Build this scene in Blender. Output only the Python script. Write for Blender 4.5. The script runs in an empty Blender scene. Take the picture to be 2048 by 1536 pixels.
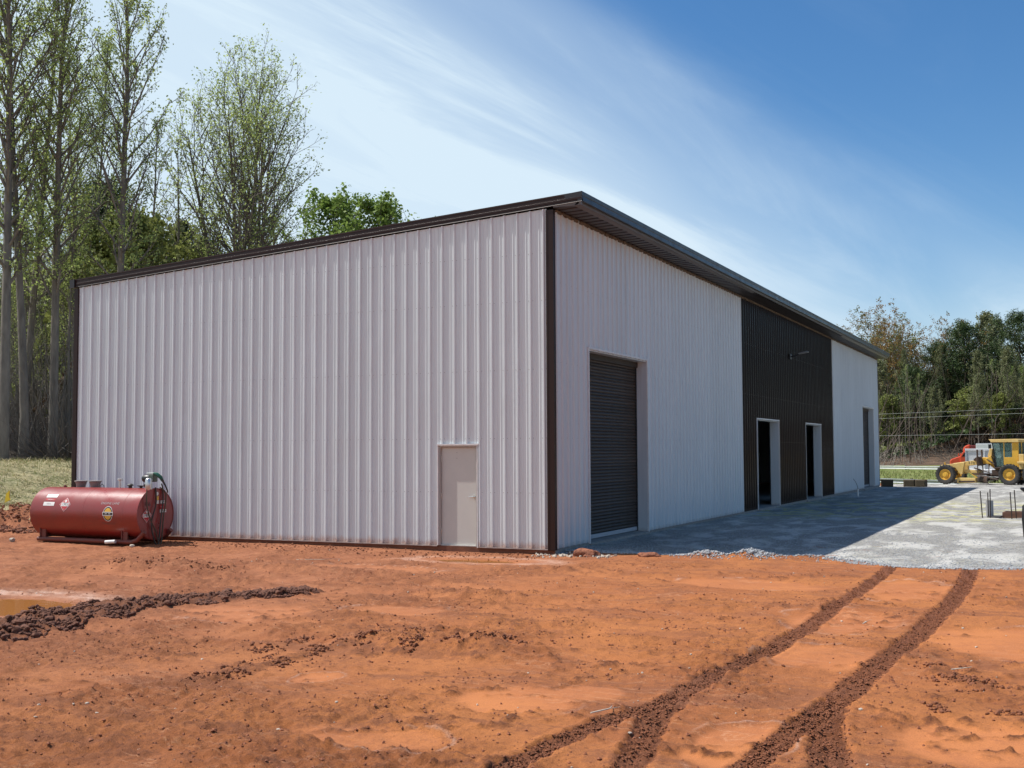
import bpy, bmesh, math, random
import numpy as np
from mathutils import Vector, Matrix

random.seed(7)
R = math.radians
sc = bpy.context.scene
col = sc.collection

# ------------------------------------------------------------------ camera
YAW, PITCH, ROLL = 0.4492, 0.0577, -0.0045
CAM = Vector((9.6318, -21.9608, 2.0441))
fwd = Vector((-math.sin(YAW) * math.cos(PITCH), math.cos(YAW) * math.cos(PITCH), math.sin(PITCH)))
rgt0 = Vector((math.cos(YAW), math.sin(YAW), 0))
up0 = rgt0.cross(fwd)
rgt = rgt0 * math.cos(ROLL) + up0 * math.sin(ROLL)
up = -rgt0 * math.sin(ROLL) + up0 * math.cos(ROLL)
cd = bpy.data.cameras.new("camera")
cam = bpy.data.objects.new("camera", cd)
col.objects.link(cam)
M = Matrix((rgt, up, -fwd)).transposed().to_4x4()
M.translation = CAM
cam.matrix_world = M
cd.sensor_width = 36.0
cd.lens = 2300.1 / 2048 * 36.0
cd.clip_start = 0.1
cd.clip_end = 5000
sc.camera = cam

# ------------------------------------------------------------------ light
SUN_TRAVEL = Vector((0.588, 0.130, -1.0)).normalized()
sd = bpy.data.lights.new("sun", 'SUN')
sd.energy = 5.0
sd.angle = R(0.53)
sd.color = (1.0, 0.965, 0.91)
sun = bpy.data.objects.new("sun", sd)
sun.rotation_euler = SUN_TRAVEL.to_track_quat('-Z', 'Y').to_euler()
sun.location = (-20, -10, 40)
col.objects.link(sun)

SUN_EL = math.asin(-SUN_TRAVEL.z)
SUN_AZ = math.atan2(-SUN_TRAVEL.x, -SUN_TRAVEL.y)

w = bpy.data.worlds.new("World")
sc.world = w
w.use_nodes = True
nt = w.node_tree
nt.nodes.clear()


def N(nt, t, **kw):
    n = nt.nodes.new(t)
    for k, v in kw.items():
        if k == 'inp':
            for a, b in v.items():
                n.inputs[a].default_value = b
        else:
            setattr(n, k, v)
    return n


out = N(nt, 'ShaderNodeOutputWorld')
sky = N(nt, 'ShaderNodeTexSky')
sky.sky_type = 'NISHITA'
sky.sun_disc = False
sky.sun_elevation = SUN_EL
sky.sun_rotation = SUN_AZ
sky.altitude = 250
sky.air_density = 1.0
sky.dust_density = 0.6
sky.ozone_density = 3.5
SKY_STRENGTH = 0.108
tc = N(nt, 'ShaderNodeTexCoord')
bg1 = N(nt, 'ShaderNodeBackground', inp={'Strength': SKY_STRENGTH})
shs = N(nt, 'ShaderNodeHueSaturation', inp={'Saturation': 1.26, 'Value': 1.0})
nt.links.new(sky.outputs[0], shs.inputs['Color'])
nt.links.new(shs.outputs[0], bg1.inputs[0])
# high thin cloud: a plane of cirrus seen from below (direction projected on a flat layer)
sep = N(nt, 'ShaderNodeSeparateXYZ')
nt.links.new(tc.outputs['Generated'], sep.inputs[0])


def math_node(op, a, b=None, nt=nt, clamp=False):
    m = N(nt, 'ShaderNodeMath', operation=op, use_clamp=clamp)
    for i, v in enumerate((a, b)):
        if v is None:
            continue
        if isinstance(v, (int, float)):
            m.inputs[i].default_value = v
        else:
            nt.links.new(v, m.inputs[i])
    return m.outputs[0]


zz = math_node('MAXIMUM', math_node('ADD', sep.outputs[2], 0.16), 0.05)
px = math_node('DIVIDE', sep.outputs[0], zz)
py = math_node('DIVIDE', sep.outputs[1], zz)
comb = N(nt, 'ShaderNodeCombineXYZ')
nt.links.new(px, comb.inputs[0])
nt.links.new(py, comb.inputs[1])
mp = N(nt, 'ShaderNodeMapping')
mp.vector_type = 'TEXTURE'
mp.inputs['Rotation'].default_value = (0, 0, R(78))
mp.inputs['Scale'].default_value = (2.6, 0.9, 1)
nt.links.new(comb.outputs[0], mp.inputs[0])
n1 = N(nt, 'ShaderNodeTexNoise', inp={'Scale': 0.8, 'Detail': 3.0, 'Roughness': 0.5, 'Distortion': 0.6})
nt.links.new(mp.outputs[0], n1.inputs[0])
mp2 = N(nt, 'ShaderNodeMapping')
mp2.vector_type = 'TEXTURE'
mp2.inputs['Rotation'].default_value = (0, 0, R(78))
mp2.inputs['Scale'].default_value = (2.4, 0.62, 1)
nt.links.new(comb.outputs[0], mp2.inputs[0])
n2 = N(nt, 'ShaderNodeTexNoise', inp={'Scale': 1.3, 'Detail': 9.0, 'Roughness': 0.62, 'Distortion': 1.1})
nt.links.new(mp2.outputs[0], n2.inputs[0])
# the veil lies towards the sun's side of the sky (west), clear blue on the other side
lat = math_node('SUBTRACT', math_node('MULTIPLY', sep.outputs[0], -0.9), math_node('MULTIPLY', sep.outputs[1], 0.434))
band = math_node('SUBTRACT', math_node('MULTIPLY', lat, 1.45), math_node('MULTIPLY', sep.outputs[2], 2.15))
b1 = math_node('ADD', band, math_node('MULTIPLY', math_node('SUBTRACT', n1.outputs[0], 0.5), 0.85))
veil = N(nt, 'ShaderNodeMapRange', interpolation_type='SMOOTHSTEP', inp={'From Min': -1.02, 'From Max': -0.40, 'To Min': 0.0, 'To Max': 0.92})
nt.links.new(b1, veil.inputs[0])
wisp = N(nt, 'ShaderNodeMapRange', interpolation_type='SMOOTHSTEP', inp={'From Min': 0.42, 'From Max': 0.72, 'To Min': 0.0, 'To Max': 0.60})
nt.links.new(n2.outputs[0], wisp.inputs[0])
hz = N(nt, 'ShaderNodeMapRange', interpolation_type='SMOOTHSTEP', inp={'From Min': 0.0, 'From Max': 0.30, 'To Min': 0.08, 'To Max': 0.0})
nt.links.new(sep.outputs[2], hz.inputs[0])
cl = math_node('ADD', math_node('ADD', veil.outputs[0], math_node('MULTIPLY', wisp.outputs[0], math_node('ADD', veil.outputs[0], 0.12))), hz.outputs[0], clamp=True)
above = N(nt, 'ShaderNodeMapRange', inp={'From Min': -0.02, 'From Max': 0.03})
nt.links.new(sep.outputs[2], above.inputs[0])
cl = math_node('MULTIPLY', cl, above.outputs[0])
bg2 = N(nt, 'ShaderNodeBackground', inp={'Color': (0.72, 0.875, 1.0, 1), 'Strength': 0.82})
mix = N(nt, 'ShaderNodeMixShader')
nt.links.new(cl, mix.inputs[0])
nt.links.new(bg1.outputs[0], mix.inputs[1])
nt.links.new(bg2.outputs[0], mix.inputs[2])
nt.links.new(mix.outputs[0], out.inputs[0])

sc.view_settings.view_transform = 'Standard'
sc.view_settings.look = 'None'
sc.view_settings.gamma = 1.0
sc.view_settings.use_curve_mapping = False
sc.view_settings.exposure = 0.24
sc.render.engine = 'CYCLES'
sc.cycles.max_bounces = 6
sc.cycles.transparent_max_bounces = 8


# ------------------------------------------------------------------ helpers
def tag(o, label=None, cat=None, group=None, kind=None):
    if label: o['label'] = label
    if cat: o['category'] = cat
    if group: o['group'] = group
    if kind: o['kind'] = kind
    return o


def thing(name, label, cat, loc=(0, 0, 0), rz=0.0, group=None):
    o = bpy.data.objects.new(name, None)
    o.empty_display_size = 0.2
    o.location = loc
    o.rotation_euler = (0, 0, rz)
    col.objects.link(o)
    return tag(o, label, cat, group)


def link_mesh(name, me, parent=None):
    o = bpy.data.objects.new(name, me)
    col.objects.link(o)
    if parent: o.parent = parent
    return o


class MB:
    def __init__(s):
        s.v = []; s.f = []; s.m = []; s.cur = 0

    def add(s, vs, fs):
        b = len(s.v)
        s.v.extend([tuple(p) for p in vs])
        for f in fs:
            s.f.append([b + i for i in f]); s.m.append(s.cur)
        return s

    def box(s, x0, x1, y0, y1, z0, z1):
        vs = [(x, y, z) for z in (z0, z1) for y in (y0, y1) for x in (x0, x1)]
        return s.add(vs, [(0, 2, 3, 1), (4, 5, 7, 6), (0, 1, 5, 4), (2, 6, 7, 3), (0, 4, 6, 2), (1, 3, 7, 5)])

    def obox(s, c, hx, hy, hz, mat3):
        vs = []
        for z in (-hz, hz):
            for y in (-hy, hy):
                for x in (-hx, hx):
                    vs.append(Vector(c) + mat3 @ Vector((x, y, z)))
        return s.add(vs, [(0, 2, 3, 1), (4, 5, 7, 6), (0, 1, 5, 4), (2, 6, 7, 3), (0, 4, 6, 2), (1, 3, 7, 5)])

    def prism(s, poly, a0, a1, axis='y'):
        # poly in the plane perpendicular to axis: (x,z) for y, (y,z) for x, (x,y) for z
        n = len(poly)
        def P(p, a):
            return {'y': (p[0], a, p[1]), 'x': (a, p[0], p[1]), 'z': (p[0], p[1], a)}[axis]
        vs = [P(p, a0) for p in poly] + [P(p, a1) for p in poly]
        fs = [tuple(range(n))[::-1], tuple(range(n, 2 * n))]
        fs += [(i, (i + 1) % n, n + (i + 1) % n, n + i) for i in range(n)]
        return s.add(vs, fs)

    def tube(s, pts, r, n=8, caps=True):
        pts = [Vector(p) for p in pts]
        rr = r if isinstance(r, (list, tuple)) else [r] * len(pts)
        vs = []
        pa = None
        for i, p in enumerate(pts):
            d = (pts[min(i + 1, len(pts) - 1)] - pts[max(i - 1, 0)]).normalized()
            if pa is None:
                pa = d.orthogonal().normalized()
            a = (pa - d * pa.dot(d))
            a = a.normalized() if a.length > 1e-6 else d.orthogonal().normalized()
            pa = a
            b = d.cross(a)
            for k in range(n):
                t = 2 * math.pi * k / n
                vs.append(p + (a * math.cos(t) + b * math.sin(t)) * rr[i])
        fs = []
        for i in range(len(pts) - 1):
            for k in range(n):
                k2 = (k + 1) % n
                fs.append((i * n + k, i * n + k2, (i + 1) * n + k2, (i + 1) * n + k))
        if caps:
            fs.append(tuple(range(n))[::-1])
            fs.append(tuple(range((len(pts) - 1) * n, len(pts) * n)))
        return s.add(vs, fs)

    def lathe(s, prof, c=(0, 0, 0), axis='z', n=24, caps=True):
        # prof: list of (r, h)
        vs = []
        for r, h in prof:
            for k in range(n):
                t = 2 * math.pi * k / n
                a, b = r * math.cos(t), r * math.sin(t)
                q = {'z': (a, b, h), 'y': (a, h, -b), 'x': (h, a, b)}[axis]
                vs.append((c[0] + q[0], c[1] + q[1], c[2] + q[2]))
        fs = []
        for i in range(len(prof) - 1):
            for k in range(n):
                k2 = (k + 1) % n
                fs.append((i * n + k, i * n + k2, (i + 1) * n + k2, (i + 1) * n + k))
        if caps:
            fs.append(tuple(range(n))[::-1])
            fs.append(tuple(range((len(prof) - 1) * n, len(prof) * n)))
        return s.add(vs, fs)

    def build(s, name, mats, parent=None, smooth=False, bevel=0.0, loc=None, angle=40):
        me = bpy.data.meshes.new(name)
        me.from_pydata(s.v, [], s.f)
        if not isinstance(mats, (list, tuple)): mats = [mats]
        for m in mats: me.materials.append(m)
        if len(mats) > 1:
            me.polygons.foreach_set('material_index', s.m)
        bm = bmesh.new(); bm.from_mesh(me)
        bmesh.ops.recalc_face_normals(bm, faces=bm.faces)
        bm.to_mesh(me); bm.free()
        if smooth:
            me.polygons.foreach_set('use_smooth', [True] * len(me.polygons))
            me.set_sharp_from_angle(angle=R(angle))
        o = link_mesh(name, me, parent)
        if loc: o.location = loc
        if bevel > 0:
            b = o.modifiers.new("bevel", 'BEVEL'); b.width = bevel; b.segments = 2; b.limit_method = 'ANGLE'
        return o


def np_mesh(name, verts, faces, mat, parent=None, smooth=False, attrs=None):
    """faces: array (n,k)"""
    me = bpy.data.meshes.new(name)
    verts = np.asarray(verts, dtype=np.float32)
    if isinstance(faces, np.ndarray):
        faces = [faces]
    me.vertices.add(len(verts))
    me.vertices.foreach_set('co', verts.ravel())
    tot = sum(f.size for f in faces)
    nf = sum(len(f) for f in faces)
    me.loops.add(tot)
    me.polygons.add(nf)
    li = np.concatenate([f.ravel() for f in faces]).astype(np.int32)
    me.loops.foreach_set('vertex_index', li)
    ls = []; c = 0
    for f in faces:
        ls.append(np.arange(len(f), dtype=np.int32) * f.shape[1] + c); c += f.size
    me.polygons.foreach_set('loop_start', np.concatenate(ls))
    me.polygons.foreach_set('use_smooth', np.full(nf, smooth, dtype=bool))
    me.update(calc_edges=True)
    if attrs:
        for an, arr in attrs.items():
            a = me.attributes.new(an, 'FLOAT_COLOR', 'POINT')
            a.data.foreach_set('color', np.asarray(arr, dtype=np.float32).ravel())
    if mat: me.materials.append(mat)
    if name is None: return me
    return link_mesh(name, me, parent)


# ------------------------------------------------------------------ materials
def new_mat(name):
    m = bpy.data.materials.new(name)
    m.use_nodes = True
    t = m.node_tree
    t.nodes.clear()
    o = N(t, 'ShaderNodeOutputMaterial')
    b = N(t, 'ShaderNodeBsdfPrincipled')
    t.links.new(b.outputs[0], o.inputs[0])
    return m, t, b, o


def pmat(name, c1, c2=None, scale=6.0, rough=0.6, metal=0.0, bump=0.0, bscale=40.0, spec=0.5, stretch=(1, 1, 1), rvar=0.0, objrand=0.0, coat=0.0, detail=5):
    m, t, b, o = new_mat(name)
    if c2 is None:
        c2 = tuple(x * 0.86 for x in c1)
    g = N(t, 'ShaderNodeTexCoord')
    mp = N(t, 'ShaderNodeMapping'); mp.inputs['Scale'].default_value = stretch
    t.links.new(g.outputs['Object'], mp.inputs[0])
    n = N(t, 'ShaderNodeTexNoise', inp={'Scale': scale, 'Detail': float(detail), 'Roughness': 0.6})
    t.links.new(mp.outputs[0], n.inputs[0])
    r = N(t, 'ShaderNodeMapRange', inp={'From Min': 0.3, 'From Max': 0.7})
    t.links.new(n.outputs[0], r.inputs[0])
    mx = N(t, 'ShaderNodeMix', data_type='RGBA')
    t.links.new(r.outputs[0], mx.inputs[0])
    mx.inputs[6].default_value = (*c1, 1); mx.inputs[7].default_value = (*c2, 1)
    src = mx.outputs[2]
    if objrand > 0:
        oi = N(t, 'ShaderNodeObjectInfo')
        mr = N(t, 'ShaderNodeMapRange', inp={'To Min': 1 - objrand, 'To Max': 1 + objrand})
        t.links.new(oi.outputs['Random'], mr.inputs[0])
        hs = N(t, 'ShaderNodeHueSaturation')
        t.links.new(mr.outputs[0], hs.inputs['Value'])
        t.links.new(src, hs.inputs['Color'])
        src = hs.outputs[0]
    t.links.new(src, b.inputs['Base Color'])
    b.inputs['Roughness'].default_value = rough
    if rvar > 0:
        rr = N(t, 'ShaderNodeMapRange', inp={'From Min': 0.3, 'From Max': 0.7, 'To Min': max(0.05, rough - rvar), 'To Max': min(1, rough + rvar)})
        t.links.new(n.outputs[0], rr.inputs[0])
        t.links.new(rr.outputs[0], b.inputs['Roughness'])
    b.inputs['Metallic'].default_value = metal
    b.inputs['Specular IOR Level'].default_value = spec
    b.inputs['Coat Weight'].default_value = coat
    if bump > 0:
        n2 = N(t, 'ShaderNodeTexNoise', inp={'Scale': bscale, 'Detail': 6.0, 'Roughness': 0.65})
        t.links.new(mp.outputs[0], n2.inputs[0])
        bp = N(t, 'ShaderNodeBump', inp={'Strength': 1.0, 'Distance': bump})
        t.links.new(n2.outputs[0], bp.inputs['Height'])
        t.links.new(bp.outputs[0], b.inputs['Normal'])
    return m


def siding_mat(name, base, dirt, rough, dirt_h, spec=0.5):
    """painted steel sheet: slight oil-canning, faint streaks, soil splashed along its foot"""
    m, t, b, o = new_mat(name)
    g = N(t, 'ShaderNodeTexCoord')
    sp = N(t, 'ShaderNodeSeparateXYZ'); t.links.new(g.outputs['Object'], sp.inputs[0])
    mp = N(t, 'ShaderNodeMapping'); mp.inputs['Scale'].default_value = (9, 9, 0.35)
    t.links.new(g.outputs['Object'], mp.inputs[0])
    ns = N(t, 'ShaderNodeTexNoise', inp={'Scale': 1.6, 'Detail': 6.0, 'Roughness': 0.65})
    t.links.new(mp.outputs[0], ns.inputs[0])
    r = N(t, 'ShaderNodeMapRange', inp={'From Min': 0.3, 'From Max': 0.75, 'To Min': 1.03, 'To Max': 0.90})
    t.links.new(ns.outputs[0], r.inputs[0])
    oi = N(t, 'ShaderNodeObjectInfo')
    orr = N(t, 'ShaderNodeMapRange', inp={'To Min': 0.97, 'To Max': 1.03}); t.links.new(oi.outputs['Random'], orr.inputs[0])
    hs = N(t, 'ShaderNodeHueSaturation'); hs.inputs['Color'].default_value = (*base, 1)
    t.links.new(math_node('MULTIPLY', r.outputs[0], orr.outputs[0], nt=t), hs.inputs['Value'])
    nd = N(t, 'ShaderNodeTexNoise', inp={'Scale': 5.0, 'Detail': 8.0, 'Roughness': 0.75})
    mp3 = N(t, 'ShaderNodeMapping'); mp3.inputs['Scale'].default_value = (1, 1, 0.45)
    t.links.new(g.outputs['Object'], mp3.inputs[0]); t.links.new(mp3.outputs[0], nd.inputs[0])
    h = math_node('ADD', sp.outputs[2], math_node('MULTIPLY', math_node('SUBTRACT', nd.outputs[0], 0.5, nt=t), -dirt_h * 2.2, nt=t), nt=t)
    dm = N(t, 'ShaderNodeMapRange', interpolation_type='SMOOTHSTEP', inp={'From Min': -0.02, 'From Max': dirt_h, 'To Min': 0.7, 'To Max': 0.0})
    t.links.new(h, dm.inputs[0])
    mx = N(t, 'ShaderNodeMix', data_type='RGBA')
    t.links.new(dm.outputs[0], mx.inputs[0]); t.links.new(hs.outputs[0], mx.inputs[6]); mx.inputs[7].default_value = (*dirt, 1)
    t.links.new(mx.outputs[2], b.inputs['Base Color'])
    b.inputs['Roughness'].default_value = rough
    b.inputs['Specular IOR Level'].default_value = spec
    mp2 = N(t, 'ShaderNodeMapping'); mp2.inputs['Scale'].default_value = (1.6, 1.6, 0.5)
    t.links.new(g.outputs['Object'], mp2.inputs[0])
    n2 = N(t, 'ShaderNodeTexNoise', inp={'Scale': 1.5, 'Detail': 2.0, 'Roughness': 0.4})
    t.links.new(mp2.outputs[0], n2.inputs[0])
    bp = N(t, 'ShaderNodeBump', inp={'Strength': 1.0, 'Distance': 0.02})
    t.links.new(n2.outputs[0], bp.inputs['Height'])
    t.links.new(bp.outputs[0], b.inputs['Normal'])
    return m


m_white = siding_mat('white_painted_steel', (0.66, 0.705, 0.72), (0.45, 0.22, 0.12), 0.30, 0.16)
m_white_f = siding_mat('white_painted_steel_shade_side', (0.60, 0.64, 0.66), (0.42, 0.40, 0.38), 0.32, 0.10)  # same paint as the gable, darkened in colour for the shaded side
m_brown = siding_mat('dark_brown_painted_steel', (0.016, 0.011, 0.010), (0.06, 0.045, 0.04), 0.22, 0.12, .16)
m_trim = pmat('brown_trim_steel', (0.030, 0.013, 0.010), (0.024, 0.011, 0.009), 3.0, 0.36, rvar=0.08, spec=.25)
m_eave = pmat('dark_bronze_gutter', (0.035, 0.030, 0.032), (0.028, 0.025, 0.027), 3.0, 0.33, rvar=0.08, spec=.4)
m_soffit_trim = pmat('soffit_edge_metal', (0.13, 0.115, 0.105), (0.10, 0.09, 0.085), 4.0, 0.5)
m_soffit = pmat('soffit_panel_metal', (0.040, 0.033, 0.032), (0.028, 0.024, 0.024), 4.0, 0.45)
m_flash = pmat('white_flashing', (0.72, 0.71, 0.70), (0.62, 0.60, 0.59), 8.0, 0.4)
m_conc = pmat('concrete', (0.36, 0.32, 0.28), (0.25, 0.21, 0.18), 7.0, 0.9, bump=0.004)
m_stain = pmat('clay_stained_concrete', (0.22, 0.085, 0.045), (0.12, 0.045, 0.026), 4.0, 0.9, bump=0.006, stretch=(1, 1, 2.5))
m_foam = pmat('closure_strip', (0.20, 0.13, 0.08), (0.06, 0.045, 0.035), 14.0, 0.9)
m_doorleaf = pmat('putty_door_paint', (0.56, 0.545, 0.50), (0.52, 0.505, 0.465), 2.0, 0.5)
m_frame = pmat('tan_door_frame', (0.43, 0.40, 0.37), None, 4.0, 0.5)
m_chrome = pmat('satin_metal', (0.72, 0.71, 0.69), None, 4.0, 0.25, metal=1.0)
m_slat = pmat('bronze_curtain_slat', (0.048, 0.034, 0.025), (0.062, 0.046, 0.036), 3.0, 0.42, stretch=(1, 1, 8), rvar=0.1, objrand=0.25, spec=.12)
m_bar = pmat('aluminium_bar', (0.50, 0.51, 0.53), (0.42, 0.43, 0.45), 5.0, 0.5, metal=0.2)
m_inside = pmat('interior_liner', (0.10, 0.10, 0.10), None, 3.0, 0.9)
m_black = pmat('black_paint', (0.012, 0.012, 0.013), (0.02, 0.02, 0.02), 6.0, 0.4)
m_screw = pmat('screw_heads', (0.24, 0.235, 0.23), None, 6.0, 0.5)

# ------------------------------------------------------------------ numpy noise and terrain height
def _h(ix, iy, seed):
    n = (ix.astype(np.int64) * 374761393 + iy.astype(np.int64) * 668265263 + seed * 1442695041) & 0xFFFFFFFF
    n = ((n ^ (n >> 13)) * 1274126177) & 0xFFFFFFFF
    return (n ^ (n >> 16)) & 0xFFFFFFFF


def pnoise(x, y, seed=0):
    x = np.asarray(x, dtype=np.float64); y = np.asarray(y, dtype=np.float64)
    x0 = np.floor(x); y0 = np.floor(y)
    fx = x - x0; fy = y - y0
    u = fx * fx * fx * (fx * (fx * 6 - 15) + 10); v = fy * fy * fy * (fy * (fy * 6 - 15) + 10)
    def g(i, j):
        a = _h(x0 + i, y0 + j, seed) * (2 * math.pi / 4294967296.0)
        return np.cos(a) * (fx - i) + np.sin(a) * (fy - j)
    return ((g(0, 0) * (1 - u) + g(1, 0) * u) * (1 - v) + (g(0, 1) * (1 - u) + g(1, 1) * u) * v) * 1.5


def fbm(x, y, o=4, seed=0, gain=0.5):
    s = 0; a = 1; t = 0
    for i in range(o):
        s = s + a * pnoise(x * 2 ** i + 17.3 * i, y * 2 ** i - 9.1 * i, seed + i); t += a; a *= gain
    return s / t


def sstep(a, b, x):
    t = np.clip((x - a) / (b - a), 0, 1)
    return t * t * (3 - 2 * t)


def seg_dist(x, y, pts):
    """distance to a polyline and arc length of the nearest point"""
    best = np.full(np.shape(x), 1e9); arc = np.zeros(np.shape(x)); side = np.zeros(np.shape(x)); L = 0
    for (ax, ay), (bx, by) in zip(pts[:-1], pts[1:]):
        dx, dy = bx - ax, by - ay; ll = math.hypot(dx, dy)
        t = np.clip(((x - ax) * dx + (y - ay) * dy) / (ll * ll), 0, 1)
        qx = x - ax - t * dx; qy = y - ay - t * dy
        d = np.hypot(qx, qy)
        k = d < best
        best = np.where(k, d, best); arc = np.where(k, L + t * ll, arc)
        side = np.where(k, np.sign(dx * qy - dy * qx), side)
        L += ll
    return best, arc, side


def smooth_line(pts, n=6):
    out = []
    P = [pts[0]] + list(pts) + [pts[-1]]
    for i in range(1, len(P) - 2):
        for k in range(n):
            t = k / n
            q = []
            for c in range(2):
                p0, p1, p2, p3 = P[i - 1][c], P[i][c], P[i + 1][c], P[i + 2][c]
                q.append(0.5 * (2 * p1 + (p2 - p0) * t + (2 * p0 - 5 * p1 + 4 * p2 - p3) * t * t + (3 * p1 - p0 - 3 * p2 + p3) * t ** 3))
            out.append(tuple(q))
    out.append(tuple(pts[-1]))
    return out


TRACK_A = smooth_line([(6.66, 0.3), (6.64, -4.17), (6.66, -7.14), (6.62, -9.3), (6.47, -10.63), (6.41, -11.71), (6.50, -12.65), (6.66, -13.49), (6.9, -14.6), (7.2, -16.5)], 4)
TRACK_A2 = smooth_line([(6.42, -11.9), (6.28, -12.7), (6.18, -13.3), (6.10, -14.05), (6.1, -15.2), (6.2, -17)], 3)
TRACK_B = smooth_line([(8.0, 0.6), (8.08, -3.21), (8.02, -6.05), (7.93, -8.18), (7.83, -9.57), (7.77, -10.84), (7.76, -11.87), (7.88, -12.77), (8.10, -13.71), (8.4, -15.5)], 4)
TRACK_B2 = smooth_line([(7.76, -11.5), (7.68, -12.4), (7.60, -13.2), (7.56, -14.1), (7.55, -16)], 3)
BERM = smooth_line([(-1.8, -13.8), (-1.95, -12.6), (-2.15, -11.7), (-2.35, -10.85), (-2.45, -9.95), (-2.30, -9.05), (-1.85, -8.35), (-1.05, -7.05)], 3)
ROW2 = smooth_line([(1.96, -13.22), (2.03, -12.64), (2.02, -11.89), (2.10, -11.2), (2.30, -10.68), (2.74, -9.95)], 3)
ROW3 = smooth_line([(8.35, -9.6), (8.62, -10.2), (8.95, -10.6)], 2)
CRACK = [(1.22, -14.34), (1.27, -14.04), (1.35, -13.75), (1.52, -13.6), (1.73, -13.5), (1.86, -13.43), (2.08, -13.42)]
PUD1 = (-4.35, -10.35, 1.60, 1.30)     # big puddle at the left edge
PUD2 = (-1.05, -1.35, 1.35, 0.50)      # shallow puddle before the side door
EDGE = [(-60, 0.9), (-0.3, 0.30), (0.65, 0.40), (1.31, 0.52), (2.08, 0.55), (3.16, 0.45), (3.88, 0.62), (4.28, 0.85), (5.25, 0.95), (6.3, 0.35), (6.83, 0.02), (7.67, 0.10), (8.84, 0.55), (11, 0.7), (40, 0.5)]
EX = np.array([e[0] for e in EDGE]); EY = np.array([e[1] for e in EDGE])
PW = np.array([-50, 50, 52, 57, 68, 86, 90, 92, 99, 102, 127, 180, 400, 900])
PZ = np.array([-.12, -.12, -.13, -.50, -.24, -.10, -.06, .12, .2, .3, 4.4, 7.5, 12, 14])
PZ2 = np.array([-.12, -.12, -.13, -.16, -.50, -.50, -.2, .12, .2, .3, 4.4, 7.5, 12, 14])


def wcoord(x, y):
    return (y + 0.25 * x) / 1.031


def bank(x, y):
    t = np.clip((-x - 15.3 + 0.7 * fbm(x * .15, y * .15, 2, 5)) / 12.5, 0, 1)
    return 1.82 * t * t * (3 - 2 * t)


def ell(x, y, p):
    return np.hypot((x - p[0]) / p[2], (y - p[1]) / p[3])


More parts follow.
